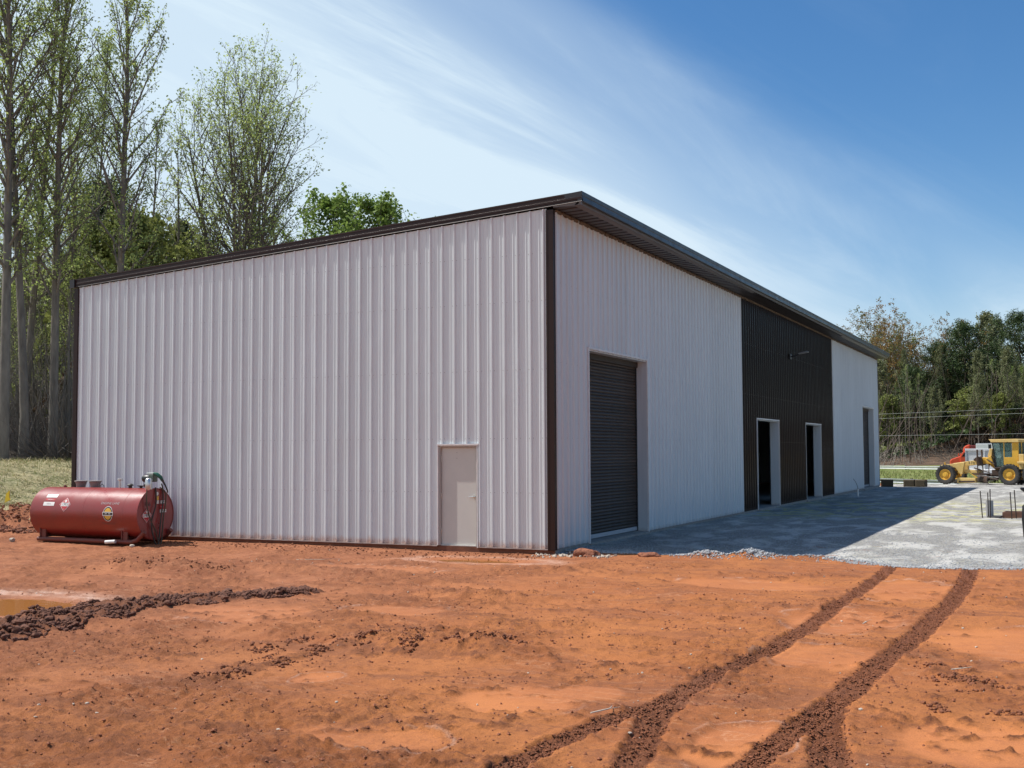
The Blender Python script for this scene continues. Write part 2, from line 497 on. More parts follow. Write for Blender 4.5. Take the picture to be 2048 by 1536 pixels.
def terrain(x, y, full=True):
    """returns height and masks (wet, smooth, pale, rough)"""
    x = np.asarray(x, dtype=np.float64); y = np.asarray(y, dtype=np.float64)
    wc = wcoord(x, y)
    t = sstep(1.5, 4.0, x)
    prof = np.interp(wc, PW, PZ) * (1 - t) + np.interp(wc, PW, PZ2) * t
    z = prof + bank(x, y)
    far = sstep(40, 130, np.hypot(x, y))
    z = z + far * fbm(x * .03, y * .03, 3, 9) * 0.35
    if np.min(np.hypot(x - 5, y + 12)) > 46:            # far ground carries none of the yard's detail
        o_ = np.zeros_like(z)
        return z, o_, o_, o_, o_, o_
    ey = np.interp(x, EX, EY) + 0.30 * fbm(x * 1.4, y * 1.4, 4, 77)
    gravel = sstep(-0.05, 0.10, y - ey) * (x > -0.35)
    clay = 1 - gravel
    near = 1 - sstep(30, 45, np.hypot(x - 5, y + 12))
    wet = np.zeros_like(z); sm = np.zeros_like(z); pale = np.zeros_like(z)
    big = fbm(x * .22 + 3, y * .30, 3, 21)
    rb = fbm(x * .55, y * .38, 4, 31)
    west = 1 - sstep(-1.0, 4.5, x + 0.35 * y + 2.2)         # churned browner soil on the left
    rough = sstep(-0.05, 0.35, rb + west * 0.28 - 0.08)
    zc = -0.035 + big * 0.055 + fbm(x * 1.1, y * 1.5, 3, 41) * 0.022 + fbm(x * 3.1, y * 4.2, 4, 51) * (0.012 + 0.045 * rough)
    zc = zc + fbm(x * 6.5, y * 7.5, 4, 61) * (0.014 + 0.036 * rough) + np.abs(fbm(x * 17, y * 17, 2, 62)) * .010 * (.4 + rough)
    # shallow old wheel ruts running past the gable
    for (y0, a, ph, ww, dd) in ((-3.6, .05, 0.3, .22, .035), (-5.6, .07, 1.1, .26, .04), (-6.9, .10, 2.2, .24, .035), (-9.9, .16, .6, .28, .05), (-11.2, .16, 1.6, .24, .04)):
        dl = y - (y0 + a * x + 0.35 * np.sin(x * .33 + ph))
        k = np.exp(-(dl / ww) ** 2) * sstep(-9, -6, x) * (1 - sstep(5.0, 6.3, x))
        zc = zc - dd * k + 0.6 * dd * np.exp(-((np.abs(dl) - 2.0 * ww) / (.6 * ww)) ** 2) * (.4 + rough)
        sm = np.maximum(sm, k * 0.45)
    # mounds in the middle distance
    for (cx, cy, a, b, hh) in ((-6.0, -5.2, 2.2, .8, .16), (3.2, -10.6, 1.5, .55, .13), (4.1, -10.5, .8, .4, .08), (1.3, -6.3, 1.2, .4, .07), (4.6, -6.4, .9, .3, .07), (-3.2, -4.4, 2.6, .45, .08), (5.0, -9.2, .9, .35, .05), (2.6, -8.4, 1.0, .35, .06)):
        e = np.hypot((x - cx) / a, (y - cy) / b) + 0.25 * fbm(x * 2.3, y * 2.3, 3, 91)
        k = 1 - sstep(0.2, 1.15, e)
        zc = zc + hh * k * (1 + .5 * fbm(x * 5, y * 5, 3, 92)); rough = np.maximum(rough, k * .9)
        wet = np.maximum(wet, k * .45 * np.clip(.5 + 1.6 * fbm(x * 4, y * 4, 3, 93), 0, 1))
    # smooth silt left where water dried
    for (cx, cy, a, b) in ((5.15, -12.6, .62, .62), (5.6, -12.05, .35, .35), (7.25, -9.3, .75, .8), (6.95, -6.6, .8, 1.0), (2.95, -12.5, .22, .35), (9.1, -7.6, 1.1, 1.2), (7.35, -13.4, .4, .8), (9.0, -12.6, .7, .7), (4.7, -14.3, .7, .4), (7.3, -3.0, .7, 1.5), (4.9, -3.2, 1.4, .8), (-2.2, -3.2, 1.7, .35), (1.2, -8.2, .8, .6), (-.6, -9.2, 1.0, .7)):
        e = np.hypot((x - cx) / a, (y - cy) / b) + 0.30 * fbm(x * 1.9, y * 1.9, 3, 95)
        k = 1 - sstep(0.75, 1.05, e)
        sm = np.maximum(sm, k)
        ring = np.exp(-((e - 1.02) / 0.035) ** 2) * sstep(-.05, .25, fbm(x * .9 + cx, y * .9, 2, 96))
        pale = np.maximum(pale, ring * 0.55)
        zc = zc * (1 - .75 * k) - 0.045 * k
    # torn ridges of crumbs left by the blade and old tyres, running across the view
    uu = .9 * x + .434 * y; vv = -.434 * x + .9 * y
    rq = fbm(uu * .42 + .35 * fbm(x * .8, y * .8, 2, 402), vv * 1.25, 4, 401)
    rdg = sstep(.76, .98, 1 - np.abs(rq) * 1.6) * sstep(-.22, .10, fbm(x * .5, y * .5, 3, 403)) * (1 - sstep(-1.2, -.3, y))
    rdg = rdg * (.35 + np.clip(fbm(x * 5, y * 5, 3, 404) * 2.2, -.3, .9))
    rdg = np.clip(rdg, 0, 1)
    zc = zc + .035 * rdg * (.5 + np.abs(fbm(x * 9, y * 9, 3, 405)) * 2.)
    wet = np.maximum(wet, rdg * .62); rough = np.maximum(rough, rdg); sm = sm * (1 - rdg)
    # fresh tyre tracks
    tr = np.zeros_like(z)
    for P, wd in ((TRACK_A, .125), (TRACK_A2, .115), (TRACK_B, .140), (TRACK_B2, .115)):
        kk = (x > 5.2) & (x < 9.3) & (y < 1.5)
        if not kk.any(): continue
        d = np.full(x.shape, 9.); ar = np.zeros(x.shape); sd_ = np.zeros(x.shape)
        dd, aa, ss = seg_dist(x[kk], y[kk], P)
        d[kk] = dd; ar[kk] = aa; sd_[kk] = ss
        dn = d + 0.050 * fbm(x * 9, y * 9, 3, 101) + .03 * fbm(x * 2.2, y * 2.2, 2, 102)
        k = 1 - sstep(wd - .02, wd + .025, dn)
        lug = np.sin((ar + sd_ * d * .55) * 2 * math.pi / 0.105) * np.clip(d / .03, 0, 1)
        zc = zc * (1 - .7 * k) + k * (-0.050 + lug * .024 + fbm(x * 15, y * 15, 3, 111) * .026)
        zc = zc + 0.012 * np.exp(-((d - wd - .045) / .035) ** 2) * (0.4 + np.abs(fbm(x * 8, y * 8, 2, 112)) * 1.6)
        tr = np.maximum(tr, k)
    wet = np.maximum(wet, tr * (0.88 + .12 * fbm(x * 12, y * 12, 2, 113)))
    sm = sm * (1 - tr); pale = pale * (1 - tr)
    # rows of turned clods
    for P, wd, hh in ((BERM, .62, .095), (ROW2, .16, .03), (ROW3, .14, .03)):
        d, ar, ss = seg_dist(x, y, P)
        taper = 1.0 if P is not BERM else np.clip((12.5 - 0) / 12.5 - sstep(4.0, 7.4, ar) * .55, .35, 1)
        dn = d / taper + .10 * fbm(x * 4, y * 4, 3, 121)
        k = 1 - sstep(wd * .35, wd, dn)
        zc = zc + hh * taper * k * (0.8 + .9 * fbm(x * 6, y * 6, 4, 122)); wet = np.maximum(wet, np.minimum(k * 1.6, 1) * (1.0 if P is BERM else .30 + .5 * np.clip(fbm(x * 4, y * 4, 3, 123), 0, 1))); rough = np.maximum(rough, k)
        sm = sm * (1 - k)
    d, ar, ss = seg_dist(x, y, CRACK)
    zc = zc - .03 * np.exp(-(d / .018) ** 2) + .012 * np.exp(-((d - .05) / .03) ** 2)
    # dark churned patches
    for (cx, cy, a, b, s_) in ((-.6, -12.4, 1.6, .9, .55), (.4, -11.4, 1.2, .9, .5), (2.2, -14.7, .9, .5, .4), (8.9, -11.0, .9, .55, .5), (8.3, -12.2, .5, .4, .3), (5.7, -8.1, .35, .5, .3), (4.2, -13.9, .5, .5, .3), (-10, 1.2, 5.5, 1.9, .45), (-16.5, 1.5, 3.0, 3.4, .75), (-12.5, -3.4, 4, 1.2, .3)):
        e = np.hypot((x - cx) / a, (y - cy) / b) + 0.5 * fbm(x * 1.5, y * 1.5, 4, 131)
        k = (1 - sstep(.5, 1.2, e)) * s_
        wet = np.maximum(wet, k * .75 * (0.6 + .8 * np.clip(fbm(x * 3, y * 3, 3, 132), -.4, .6)))
        rough = np.maximum(rough, k * 1.4)
    k = (1 - sstep(1.6, 4.0, np.hypot((x + 16.8) / 1.3, (y - 1.2) / 1.0)))
    zc = zc + k * (.20 + .42 * np.abs(fbm(x * 1.3, y * 1.3, 4, 141)))
    # puddles
    for (p, dep) in ((PUD1, .16), (PUD2, .075)):
        e = ell(x, y, p) + .16 * fbm(x * 1.6, y * 1.6, 3, 151)
        k = 1 - sstep(.55, 1.25, e)
        zc = zc * (1 - k) + k * (-.02 - dep * (1 - sstep(.4, 1.05, e)))
        crust = np.exp(-((e - 1.22) / .24) ** 2) * (.55 + .9 * np.clip(fbm(x * 5, y * 5, 4, 152) + .3, 0, 1))
        pale = np.maximum(pale, crust * (0.95 if p is PUD1 else .6) * (1 - np.clip(wet * 1.5, 0, 1)))
        sm = np.maximum(sm, (1 - sstep(1.0, 1.6, e)) * .6)
    # flush along the slab of the gable
    fl = np.exp(-((np.maximum(0, -y)) / .9) ** 2) * (y < 1)
    zc = zc * (1 - .75 * fl) + .75 * fl * (0.02 + .02 * big)
    z = z + near * clay * zc
    # gravel: thin layer with its own texture, ridge along its edge
    gz = 0.055 * np.exp(-np.maximum(x, 0) / 1.2) + fbm(x * .5, y * .35, 3, 161) * .02 + fbm(x * 3, y * 2.4, 4, 162) * .008 + np.abs(fbm(x * 9, y * 9, 3, 163)) * .010
    rut = np.exp(-((x - 6.7 - .2 * np.sin(y * .25)) / .25) ** 2) + np.exp(-((x - 8.1 - .2 * np.sin(y * .25)) / .25) ** 2) + .7 * np.exp(-((x - 3.2 - .3 * np.sin(y * .18)) / .22) ** 2) + .7 * np.exp(-((x - 4.8 - .3 * np.sin(y * .18)) / .22) ** 2)
    gz = gz - .02 * rut
    z = z + gravel * near * gz
    eb = np.exp(-((y - ey - .02) / .20) ** 2) * (x > 0.2)
    hump = 0.22 * np.exp(-((x - 3.1) / .35) ** 2) + .26 * np.exp(-((x - 3.95) / .35) ** 2) + .14 * np.exp(-((x - 5.0) / .6) ** 2) + .05
    z = z + eb * hump * (.6 + .8 * np.abs(fbm(x * 3, y * 3, 4, 171))) * .75
    inside = ((x > -13.45) & (x < -.40) & (y > .12) & (y < 45.6))
    z = np.where(inside, -.7, z)
    return z, wet * clay, sm * clay, pale * clay, np.clip(rough, 0, 1), gravel


def height1(x, y):
    return float(terrain(np.array([x]), np.array([y]))[0][0])


# one sheet of ground, dense where the photograph stands close, reaching the horizon
a_f = np.arange(-31, 31.001, 0.12)
a_c = np.arange(31, 329, 2.5)[1:]
ang = np.radians(np.concatenate([a_f, a_c]))
rad = [0.0]
r_ = 0.4
while r_ < 1500:
    rad.append(r_)
    r_ += max(0.02, r_ * (0.03 if r_ < 6.0 else 0.0030 if r_ < 14 else 0.0045 if r_ < 34 else 0.012 if r_ < 130 else 0.06))
rad = np.array(rad[1:])
A, RR = np.meshgrid(ang, rad)
gx = CAM.x + RR * (-math.sin(YAW) * np.cos(A) + math.cos(YAW) * np.sin(A))
gy = CAM.y + RR * (math.cos(YAW) * np.cos(A) + math.sin(YAW) * np.sin(A))
gzz, g_wet, g_sm, g_pale, g_rough, g_grav = terrain(gx.ravel(), gy.ravel())
nr, na = gx.shape
V = np.stack([gx.ravel(), gy.ravel(), gzz], 1)
V = np.vstack([V, [[CAM.x, CAM.y, height1(CAM.x, CAM.y)]]])
ii, jj = np.meshgrid(np.arange(nr - 1), np.arange(na), indexing='ij')
j2 = (jj + 1) % na
F = np.stack([ii * na + jj, ii * na + j2, (ii + 1) * na + j2, (ii + 1) * na + jj], -1).reshape(-1, 4)
ctr = V[F].mean(1)
cx, cy = ctr[:, 0], ctr[:, 1]
wc = wcoord(cx, cy)
gm = np.append(g_grav, 0)[F].mean(1)
fnz = fbm(cx * .35, cy * .35, 4, 201)
region = np.zeros(len(F), int)                                     # 0 clay
region[(gm > .5) & (wc < 52.5 + .6 * fnz)] = 1                        # gravel
region[(cx > 2.2) & (gm > .5) & (wc < 60)] = 1
region[(wc >= 52.5 + .6 * fnz) & (region == 0) & (cx > -0.5)] = 2      # verge grass
region[(wc >= 52.5) & (cx <= -0.5) & (cx > -16)] = 2
region[(wc >= 92) & (wc < 99.5) & (cx > -60)] = 3                    # road
region[(wc >= 101 + fnz)] = 4                                        # leaf litter
region[(cx < -19.0 + 1.6 * fnz - .12 * np.minimum(cy, 8)) & (wc < 101)] = 5  # straw-covered bank
region[(cx < -29.5 + 1.0 * fnz - .12 * (cy - 10)) & (wc < 101)] = 4
region[(cx < -22) & (cy > 26)] = 4
mask = np.stack([np.append(g_wet, 0), np.append(g_sm, 0), np.append(g_pale, 0), np.append(g_rough, 0)], 1)


def ground_part(name, k, mat):
    f = F[region == k]
    used, inv = np.unique(f.ravel(), return_inverse=True)
    o = np_mesh(name, V[used], inv.reshape(-1, 4).astype(np.int32), mat, smooth=True, attrs={'mask': mask[used]})
    return tag(o, kind='structure')


def noise(t, vec, scale, detail=5., rough=.6, dist=0.):
    n = N(t, 'ShaderNodeTexNoise', inp={'Scale': float(scale), 'Detail': float(detail), 'Roughness': rough, 'Distortion': dist})
    t.links.new(vec, n.inputs[0])
    return n.outputs[0]


def ramp(t, val, a, b, c=0., d=1., smooth=True):
    r = N(t, 'ShaderNodeMapRange', inp={'From Min': a, 'From Max': b, 'To Min': c, 'To Max': d})
    if smooth: r.interpolation_type = 'SMOOTHSTEP'
    t.links.new(val, r.inputs[0])
    return r.outputs[0]


def mixc(t, fac, a, b):
    m = N(t, 'ShaderNodeMix', data_type='RGBA')
    for i, v in ((0, fac), (6, a), (7, b)):
        if isinstance(v, tuple): m.inputs[i].default_value = (*v, 1)
        elif isinstance(v, (int, float)): m.inputs[i].default_value = v
        else: t.links.new(v, m.inputs[i])
    return m.outputs[2]


def clay_mat():
    m, t, b, o = new_mat('red_clay')
    g = N(t, 'ShaderNodeTexCoord'); P = g.outputs['Object']
    at = N(t, 'ShaderNodeAttribute', attribute_name='mask')
    s = N(t, 'ShaderNodeSeparateColor'); t.links.new(at.outputs['Color'], s.inputs[0])
    wet, smo, pal, rgh = s.outputs[0], s.outputs[1], s.outputs[2], at.outputs['Alpha']
    sp = N(t, 'ShaderNodeSeparateXYZ'); t.links.new(P, sp.inputs[0])
    nl = noise(t, P, 0.55, 6, .6, .5); nm = noise(t, P, 3.2, 7, .68, .3); nf = noise(t, P, 38, 6, .7); nff = noise(t, P, 120, 4, .75); nmm = noise(t, P, 14, 9, .80)
    c = mixc(t, ramp(t, nl, .35, .65), (0.45, 0.163, 0.052), (0.35, 0.120, 0.042))
    c = mixc(t, ramp(t, nm, .50, .72, 0, .5), c, (0.25, 0.084, 0.037))
    # browner, paler soil towards the tank
    west = ramp(t, math_node('ADD', sp.outputs[0], math_node('MULTIPLY', nl, 4.0, nt=t), nt=t), -1.5, 7.0, 1, 0)
    c = mixc(t, math_node('MULTIPLY', west, .70, nt=t), c, mixc(t, ramp(t, nm, .35, .62), (0.37, 0.150, 0.078), (0.25, 0.094, 0.050)))
    c = mixc(t, math_node('MULTIPLY', ramp(t, math_node('ADD', rgh, math_node('MULTIPLY', math_node('SUBTRACT', nm, .5, nt=t), 2.2, nt=t), nt=t), .35, .95, 0, .75), ramp(t, math_node('ADD', nmm, math_node('MULTIPLY', math_node('SUBTRACT', nf, .5, nt=t), .6, nt=t), nt=t), .47, .60, .0, .55), nt=t), c, (0.24, 0.085, 0.041))
    sm2 = ramp(t, math_node('ADD', smo, math_node('MULTIPLY', math_node('SUBTRACT', nm, .5, nt=t), 1.5, nt=t), nt=t), .35, 1.15, 0, .30)
    c = mixc(t, sm2, c, (0.50, 0.185, 0.072))
    w2 = ramp(t, math_node('ADD', wet, math_node('MULTIPLY', math_node('SUBTRACT', nmm, .5, nt=t), math_node('MULTIPLY', ramp(t, wet, 0, .15), 1.3, nt=t), nt=t), nt=t), .22, .80, 0, .95)
    c = mixc(t, w2, c, mixc(t, ramp(t, nf, .4, .65), (0.135, 0.045, 0.018), (0.235, 0.078, 0.029)))
    c = mixc(t, math_node('MULTIPLY', pal, ramp(t, nf, .35, .6, .5, 1.), nt=t), c, (0.60, 0.40, 0.31))
    mpb = N(t, 'ShaderNodeMapping'); mpb.inputs['Scale'].default_value = (.55, 1.25, 1); mpb.inputs['Rotation'].default_value = (0, 0, R(-25)); t.links.new(P, mpb.inputs[0])
    nb_ = noise(t, mpb.outputs[0], .95, 9, .66, 1.0)
    brk = math_node('ADD', nb_, math_node('MULTIPLY', math_node('SUBTRACT', nmm, .5, nt=t), .45, nt=t), nt=t)
    c = mixc(t, math_node('MULTIPLY', ramp(t, brk, .50, .60, 0, .62), math_node('SUBTRACT', 1, math_node('MULTIPLY', smo, .7, nt=t), nt=t, clamp=True), nt=t), c, (0.235, 0.088, 0.042))
    gran = math_node('SUBTRACT', 1, math_node('MULTIPLY', smo, .8, nt=t), nt=t, clamp=True)
    c = mixc(t, math_node('MULTIPLY', gran, ramp(t, nmm, .54, .64, 0, .70), nt=t), c, (0.19, 0.068, 0.033))  # dark specks put the shadows of small clods into the colour
    # light streaks where silt has dried in lines
    mp = N(t, 'ShaderNodeMapping'); mp.inputs['Scale'].default_value = (.5, 1.7, 1); mp.inputs['Rotation'].default_value = (0, 0, R(8)); t.links.new(P, mp.inputs[0])
    ns = noise(t, mp.outputs[0], 1.3, 8, .6, 1.2)
    line = ramp(t, math_node('ABSOLUTE', math_node('SUBTRACT', ns, .5, nt=t), nt=t), 0.0, .013, .42, 0)
    nk = math_node('MULTIPLY', line, math_node('MULTIPLY', ramp(t, nl, .45, .6), math_node('SUBTRACT', 1, wet, nt=t, clamp=True), nt=t), nt=t)
    c = mixc(t, nk, c, (0.56, 0.29, 0.16))
    hs = N(t, 'ShaderNodeHueSaturation'); t.links.new(c, hs.inputs['Color'])
    t.links.new(ramp(t, nff, .3, .7, .74, 1.22), hs.inputs['Value'])
    t.links.new(hs.outputs[0], b.inputs['Base Color'])
    t.links.new(ramp(t, math_node('MULTIPLY', wet, nm, nt=t), .1, .6, .95, .62), b.inputs['Roughness'])
    b.inputs['Specular IOR Level'].default_value = .25
    v = N(t, 'ShaderNodeTexVoronoi', inp={'Scale': 26.}); t.links.new(P, v.inputs[0])
    hh = math_node('ADD', math_node('MULTIPLY', nf, 1.0, nt=t), math_node('MULTIPLY', nff, .35, nt=t), nt=t)
    hh = math_node('ADD', hh, math_node('MULTIPLY', nmm, math_node('ADD', 1.4, math_node('MULTIPLY', rgh, .8, nt=t), nt=t), nt=t), nt=t)
    hh = math_node('ADD', hh, math_node('MULTIPLY', nm, 1.2, nt=t), nt=t)
    bs = math_node('ADD', math_node('MULTIPLY', rgh, .004, nt=t), math_node('MULTIPLY', gran, .014, nt=t), nt=t)
    bp = N(t, 'ShaderNodeBump', inp={'Strength': 1.0})
    t.links.new(hh, bp.inputs['Height']); t.links.new(bs, bp.inputs['Distance'])
    t.links.new(bp.outputs[0], b.inputs['Normal'])
    return m


def gravel_mat():
    m, t, b, o = new_mat('crushed_stone')
    g = N(t, 'ShaderNodeTexCoord'); P = g.outputs['Object']
    sp = N(t, 'ShaderNodeSeparateXYZ'); t.links.new(P, sp.inputs[0])
    nl = noise(t, P, .35, 5, .6, .8); nm = noise(t, P, 2.2, 7, .7, .4); nf = noise(t, P, 24, 7, .75)
    v = N(t, 'ShaderNodeTexVoronoi', inp={'Scale': 34.}); t.links.new(P, v.inputs[0])
    vc = N(t, 'ShaderNodeSeparateColor'); t.links.new(v.outputs['Color'], vc.inputs[0])
    c = mixc(t, ramp(t, nf, .35, .65), (0.50, 0.475, 0.43), (0.22, 0.21, 0.19))
    c = mixc(t, ramp(t, vc.outputs[0], .3, 1., .0, .75, False), c, (0.13, 0.13, 0.13))
    mpd = N(t, 'ShaderNodeMapping'); mpd.inputs['Scale'].default_value = (1., .45, 1); t.links.new(P, mpd.inputs[0])
    dust = noise(t, mpd.outputs[0], 1.1, 7, .66, .5)
    c = mixc(t, ramp(t, dust, .46, .62, 0, .8), c, (0.62, 0.595, 0.545))
    # pollen-yellow rings where puddles dried, and clay carried in on tyres
    band = math_node('MULTIPLY', ramp(t, sp.outputs[1], 12, 17), ramp(t, sp.outputs[1], 27, 33, 1, 0), nt=t)
    yel = math_node('MULTIPLY', band, ramp(t, math_node('ABSOLUTE', math_node('SUBTRACT', noise(t, P, .42, 6, .55, 1.5), .52, nt=t), nt=t), .0, .045, .85, 0), nt=t)
    c = mixc(t, yel, c, (0.56, 0.52, 0.22))
    yel2 = ramp(t, math_node('ABSOLUTE', math_node('SUBTRACT', noise(t, P, .8, 5, .55, 1.2), .5, nt=t), nt=t), .0, .02, .28, 0)
    c = mixc(t, yel2, c, (0.50, 0.47, 0.30))
    red = math_node('MULTIPLY', ramp(t, noise(t, P, 1.6, 6, .7), .60, .70, 0, .75), ramp(t, sp.outputs[1], 8, 2), nt=t)
    c = mixc(t, red, c, (0.34, 0.14, 0.08))
    t.links.new(c, b.inputs['Base Color'])
    b.inputs['Roughness'].default_value = .92; b.inputs['Specular IOR Level'].default_value = .3
    hh = math_node('ADD', math_node('MULTIPLY', math_node('SUBTRACT', .6, v.outputs[0], nt=t), .8, nt=t), nf, nt=t)
    hh = math_node('ADD', hh, math_node('MULTIPLY', nm, 1.4, nt=t), nt=t)
    bp = N(t, 'ShaderNodeBump', inp={'Strength': 1.0, 'Distance': .028}); t.links.new(hh, bp.inputs['Height'])
    t.links.new(bp.outputs[0], b.inputs['Normal'])
    return m


def tri_mat(name, cols, scale, rough=.95, bump=.05, bs=12., stretch=(1, 1, 1), rot=0.):
    m, t, b, o = new_mat(name)
    g = N(t, 'ShaderNodeTexCoord')
    mp = N(t, 'ShaderNodeMapping'); mp.inputs['Scale'].default_value = stretch; mp.inputs['Rotation'].default_value = (0, 0, rot)
    t.links.new(g.outputs['Object'], mp.inputs[0]); P = mp.outputs[0]
    n1 = noise(t, P, scale, 6, .65, .4); n2 = noise(t, P, scale * 7, 6, .7)
    c = mixc(t, ramp(t, n1, .36, .64), cols[0], cols[1])
    c = mixc(t, ramp(t, n2, .45, .66, 0, .8), c, cols[2])
    t.links.new(c, b.inputs['Base Color']); b.inputs['Roughness'].default_value = rough; b.inputs['Specular IOR Level'].default_value = .2
    bp = N(t, 'ShaderNodeBump', inp={'Strength': 1.0, 'Distance': bump}); t.links.new(noise(t, P, bs, 6, .7), bp.inputs['Height'])
    t.links.new(bp.outputs[0], b.inputs['Normal'])
    return m


m_clay = clay_mat(); m_gravel = gravel_mat()
m_grass = tri_mat('verge_grass', ((0.115, 0.16, 0.035), (0.18, 0.21, 0.06), (0.22, 0.20, 0.09)), .25)
m_road = tri_mat('asphalt_road', ((0.06, 0.058, 0.058), (0.075, 0.072, 0.07), (0.09, 0.087, 0.085)), 1.5, .85, .005)
m_litter = tri_mat('leaf_litter', ((0.13, 0.085, 0.055), (0.075, 0.05, 0.035), (0.19, 0.13, 0.09)), .6, .95, .12, 5.)
m_straw = tri_mat('straw_and_sprouting_grass', ((0.40, 0.34, 0.19), (0.14, 0.15, 0.06), (0.52, 0.45, 0.28)), .5, .95, .08, 9., (1, 2.2, 1), R(35))
ground_part('ground', 0, m_clay)
ground_part('gravel_yard', 1, m_gravel)
ground_part('grass_verge', 2, m_grass)
ground_part('road', 3, m_road)
ground_part('forest_floor', 4, m_litter)
ground_part('straw_bank', 5, m_straw)

# puddles
m_water, t, b, o = new_mat('muddy_water')
b.inputs['Base Color'].default_value = (0.30, 0.115, 0.030, 1)
b.inputs['Roughness'].default_value = .06
b.inputs['Specular IOR Level'].default_value = .2
b.inputs['IOR'].default_value = 1.2
bp = N(t, 'ShaderNodeBump', inp={'Strength': .15, 'Distance': .01}); g = N(t, 'ShaderNodeTexCoord')
t.links.new(noise(t, g.outputs['Object'], 6., 3), bp.inputs['Height']); t.links.new(bp.outputs[0], b.inputs['Normal'])
for p, z in ((PUD1, -.178), (PUD2, -.178)):
    mb = MB(); n = 48
    ring = [(p[0] + math.cos(2 * math.pi * k / n) * p[2] * 1.12, p[1] + math.sin(2 * math.pi * k / n) * p[3] * 1.12, z) for k in range(n)]
    mb.add(ring, [tuple(range(n))])
    tag(mb.build('puddle_water', m_water), kind='structure')

# ------------------------------------------------------------------ the metal building
W_, L_, H_ = 13.57, 45.75, 7.12
SLOPE = 0.0600


def roof_z(x):
    return H_ + SLOPE * x            # underside of roof edge over the walls (x is negative towards the back)


bld = thing('metal_building', 'long white ribbed steel building with dark brown middle bay, trim and overhanging eave', 'building')


def rib_profile(a, bnd, phase=0.1524):
    """break points (s, offset) of a ribbed sheet between a and bnd"""
    pts = []
    k0 = int(math.floor((a - phase) / .3048)) - 1
    k = k0
    while True:
        c = phase + k * .3048
        if c - .06 > bnd: break
        for ds, h in ((-.033, 0), (-.0135, .040), (.0135, .040), (.033, 0), (.084, 0), (.098, .008), (.108, .008), (.122, 0), (.180, 0), (.194, .008), (.204, .008), (.218, 0)):
            pts.append((c + ds, h))
        k += 1
    pts = [p for p in pts]
    def off(s):
        for (s0, h0), (s1, h1) in zip(pts[:-1], pts[1:]):
            if s0 <= s <= s1: return h0 + (h1 - h0) * (s - s0) / max(1e-9, s1 - s0)
        return 0.0
    res = [(a, off(a))] + [p for p in pts if a + 1e-4 < p[0] < bnd - 1e-4] + [(bnd, off(bnd))]
    return res, off


def wall_sheets(face, s0, s1, ztop, openings, mat, zbot=0.0, phase=.1524, width=.9144, name='wall_panel'):
    """sheets of ribbed steel, each .9144 m wide, cut round the openings"""
    s = s0
    edges = [s0]
    k = math.floor(s0 / width) + 1
    while k * width < s1 - .05:
        if k * width > s0 + .05: edges.append(k * width)
        k += 1
    edges.append(s1)
    for i, (a, bnd) in enumerate(zip(edges[:-1], edges[1:])):
        prof, off = rib_profile(a, bnd, phase)
        ss = [p[0] for p in prof]
        for oa, ob, oz in openings:
            for e in (oa, ob):
                if a < e < bnd: ss.append(e)
        ss = sorted(set(round(q, 5) for q in ss))
        lap = .0012 * (i % 2)
        mb = MB()
        def P(q, z, h):
            h = h + lap
            return (q, -h, z) if face == 'gable' else (h, q, z)
        for q0, q1 in zip(ss[:-1], ss[1:]):
            mid = (q0 + q1) / 2
            zb = zbot
            for oa, ob, oz in openings:
                if oa < mid < ob: zb = oz
            h0, h1 = off(q0), off(q1)
            vs = [P(q0, zb, h0), P(q1, zb, h1), P(q1, ztop(q1), h1), P(q0, ztop(q0), h0)]
            mb.add(vs, [(0, 1, 2, 3)])
        me_o = mb.build(name, mat, bld)
        bm = bmesh.new(); bm.from_mesh(me_o.data); bmesh.ops.remove_doubles(bm, verts=bm.verts, dist=1e-5); bm.to_mesh(me_o.data); bm.free()


DOOR = (-2.738, -1.787, 2.15)
wall_sheets('gable', -W_ + .10, -.13, lambda x: roof_z(x) + .02, [DOOR], m_white, phase=-.1524 - .05)
BIG1 = (1.92, 5.908, 4.30); BR1 = (17.38, 20.71, 3.07); BR2 = (25.52, 28.78, 3.07); BIG2 = (40.1, 43.88, 4.25)
T1, T2 = 15.41, 31.75
top = lambda s: H_ - .01
wall_sheets('front', .06, T1, top, [BIG1], m_white_f)
wall_sheets('front', T1, T2, top, [BR1, BR2], m_brown)
wall_sheets('front', T2, L_ - .1, top, [BIG2], m_white_f)

# hidden back and far walls and liner behind the sheets keep daylight out
mb = MB()
mb.box(-W_, -W_ + .05, 0.03, L_ - .02, -.03, roof_z(-W_))
mb.build('back_wall', m_white, bld)
mb = MB()
mb.prism([(-W_ + .06, -.03), (-.02, -.03), (-.02, roof_z(0) - .02), (-W_ + .06, roof_z(-W_) - .02)], L_ - .05, L_ - .01, 'y')
mb.build('far_end_wall', m_white, bld)
mb = MB()
zt = lambda x: roof_z(x) - .03
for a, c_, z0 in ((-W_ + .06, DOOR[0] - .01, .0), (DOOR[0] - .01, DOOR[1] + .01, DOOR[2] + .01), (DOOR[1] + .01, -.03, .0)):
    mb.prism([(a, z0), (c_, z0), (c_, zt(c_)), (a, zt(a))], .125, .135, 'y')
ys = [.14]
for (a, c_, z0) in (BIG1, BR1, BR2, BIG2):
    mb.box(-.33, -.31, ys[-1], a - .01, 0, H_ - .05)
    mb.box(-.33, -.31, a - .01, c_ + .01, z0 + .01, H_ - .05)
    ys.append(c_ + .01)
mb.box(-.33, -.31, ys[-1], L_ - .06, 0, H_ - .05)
mb.build('interior_liner', m_inside, bld)

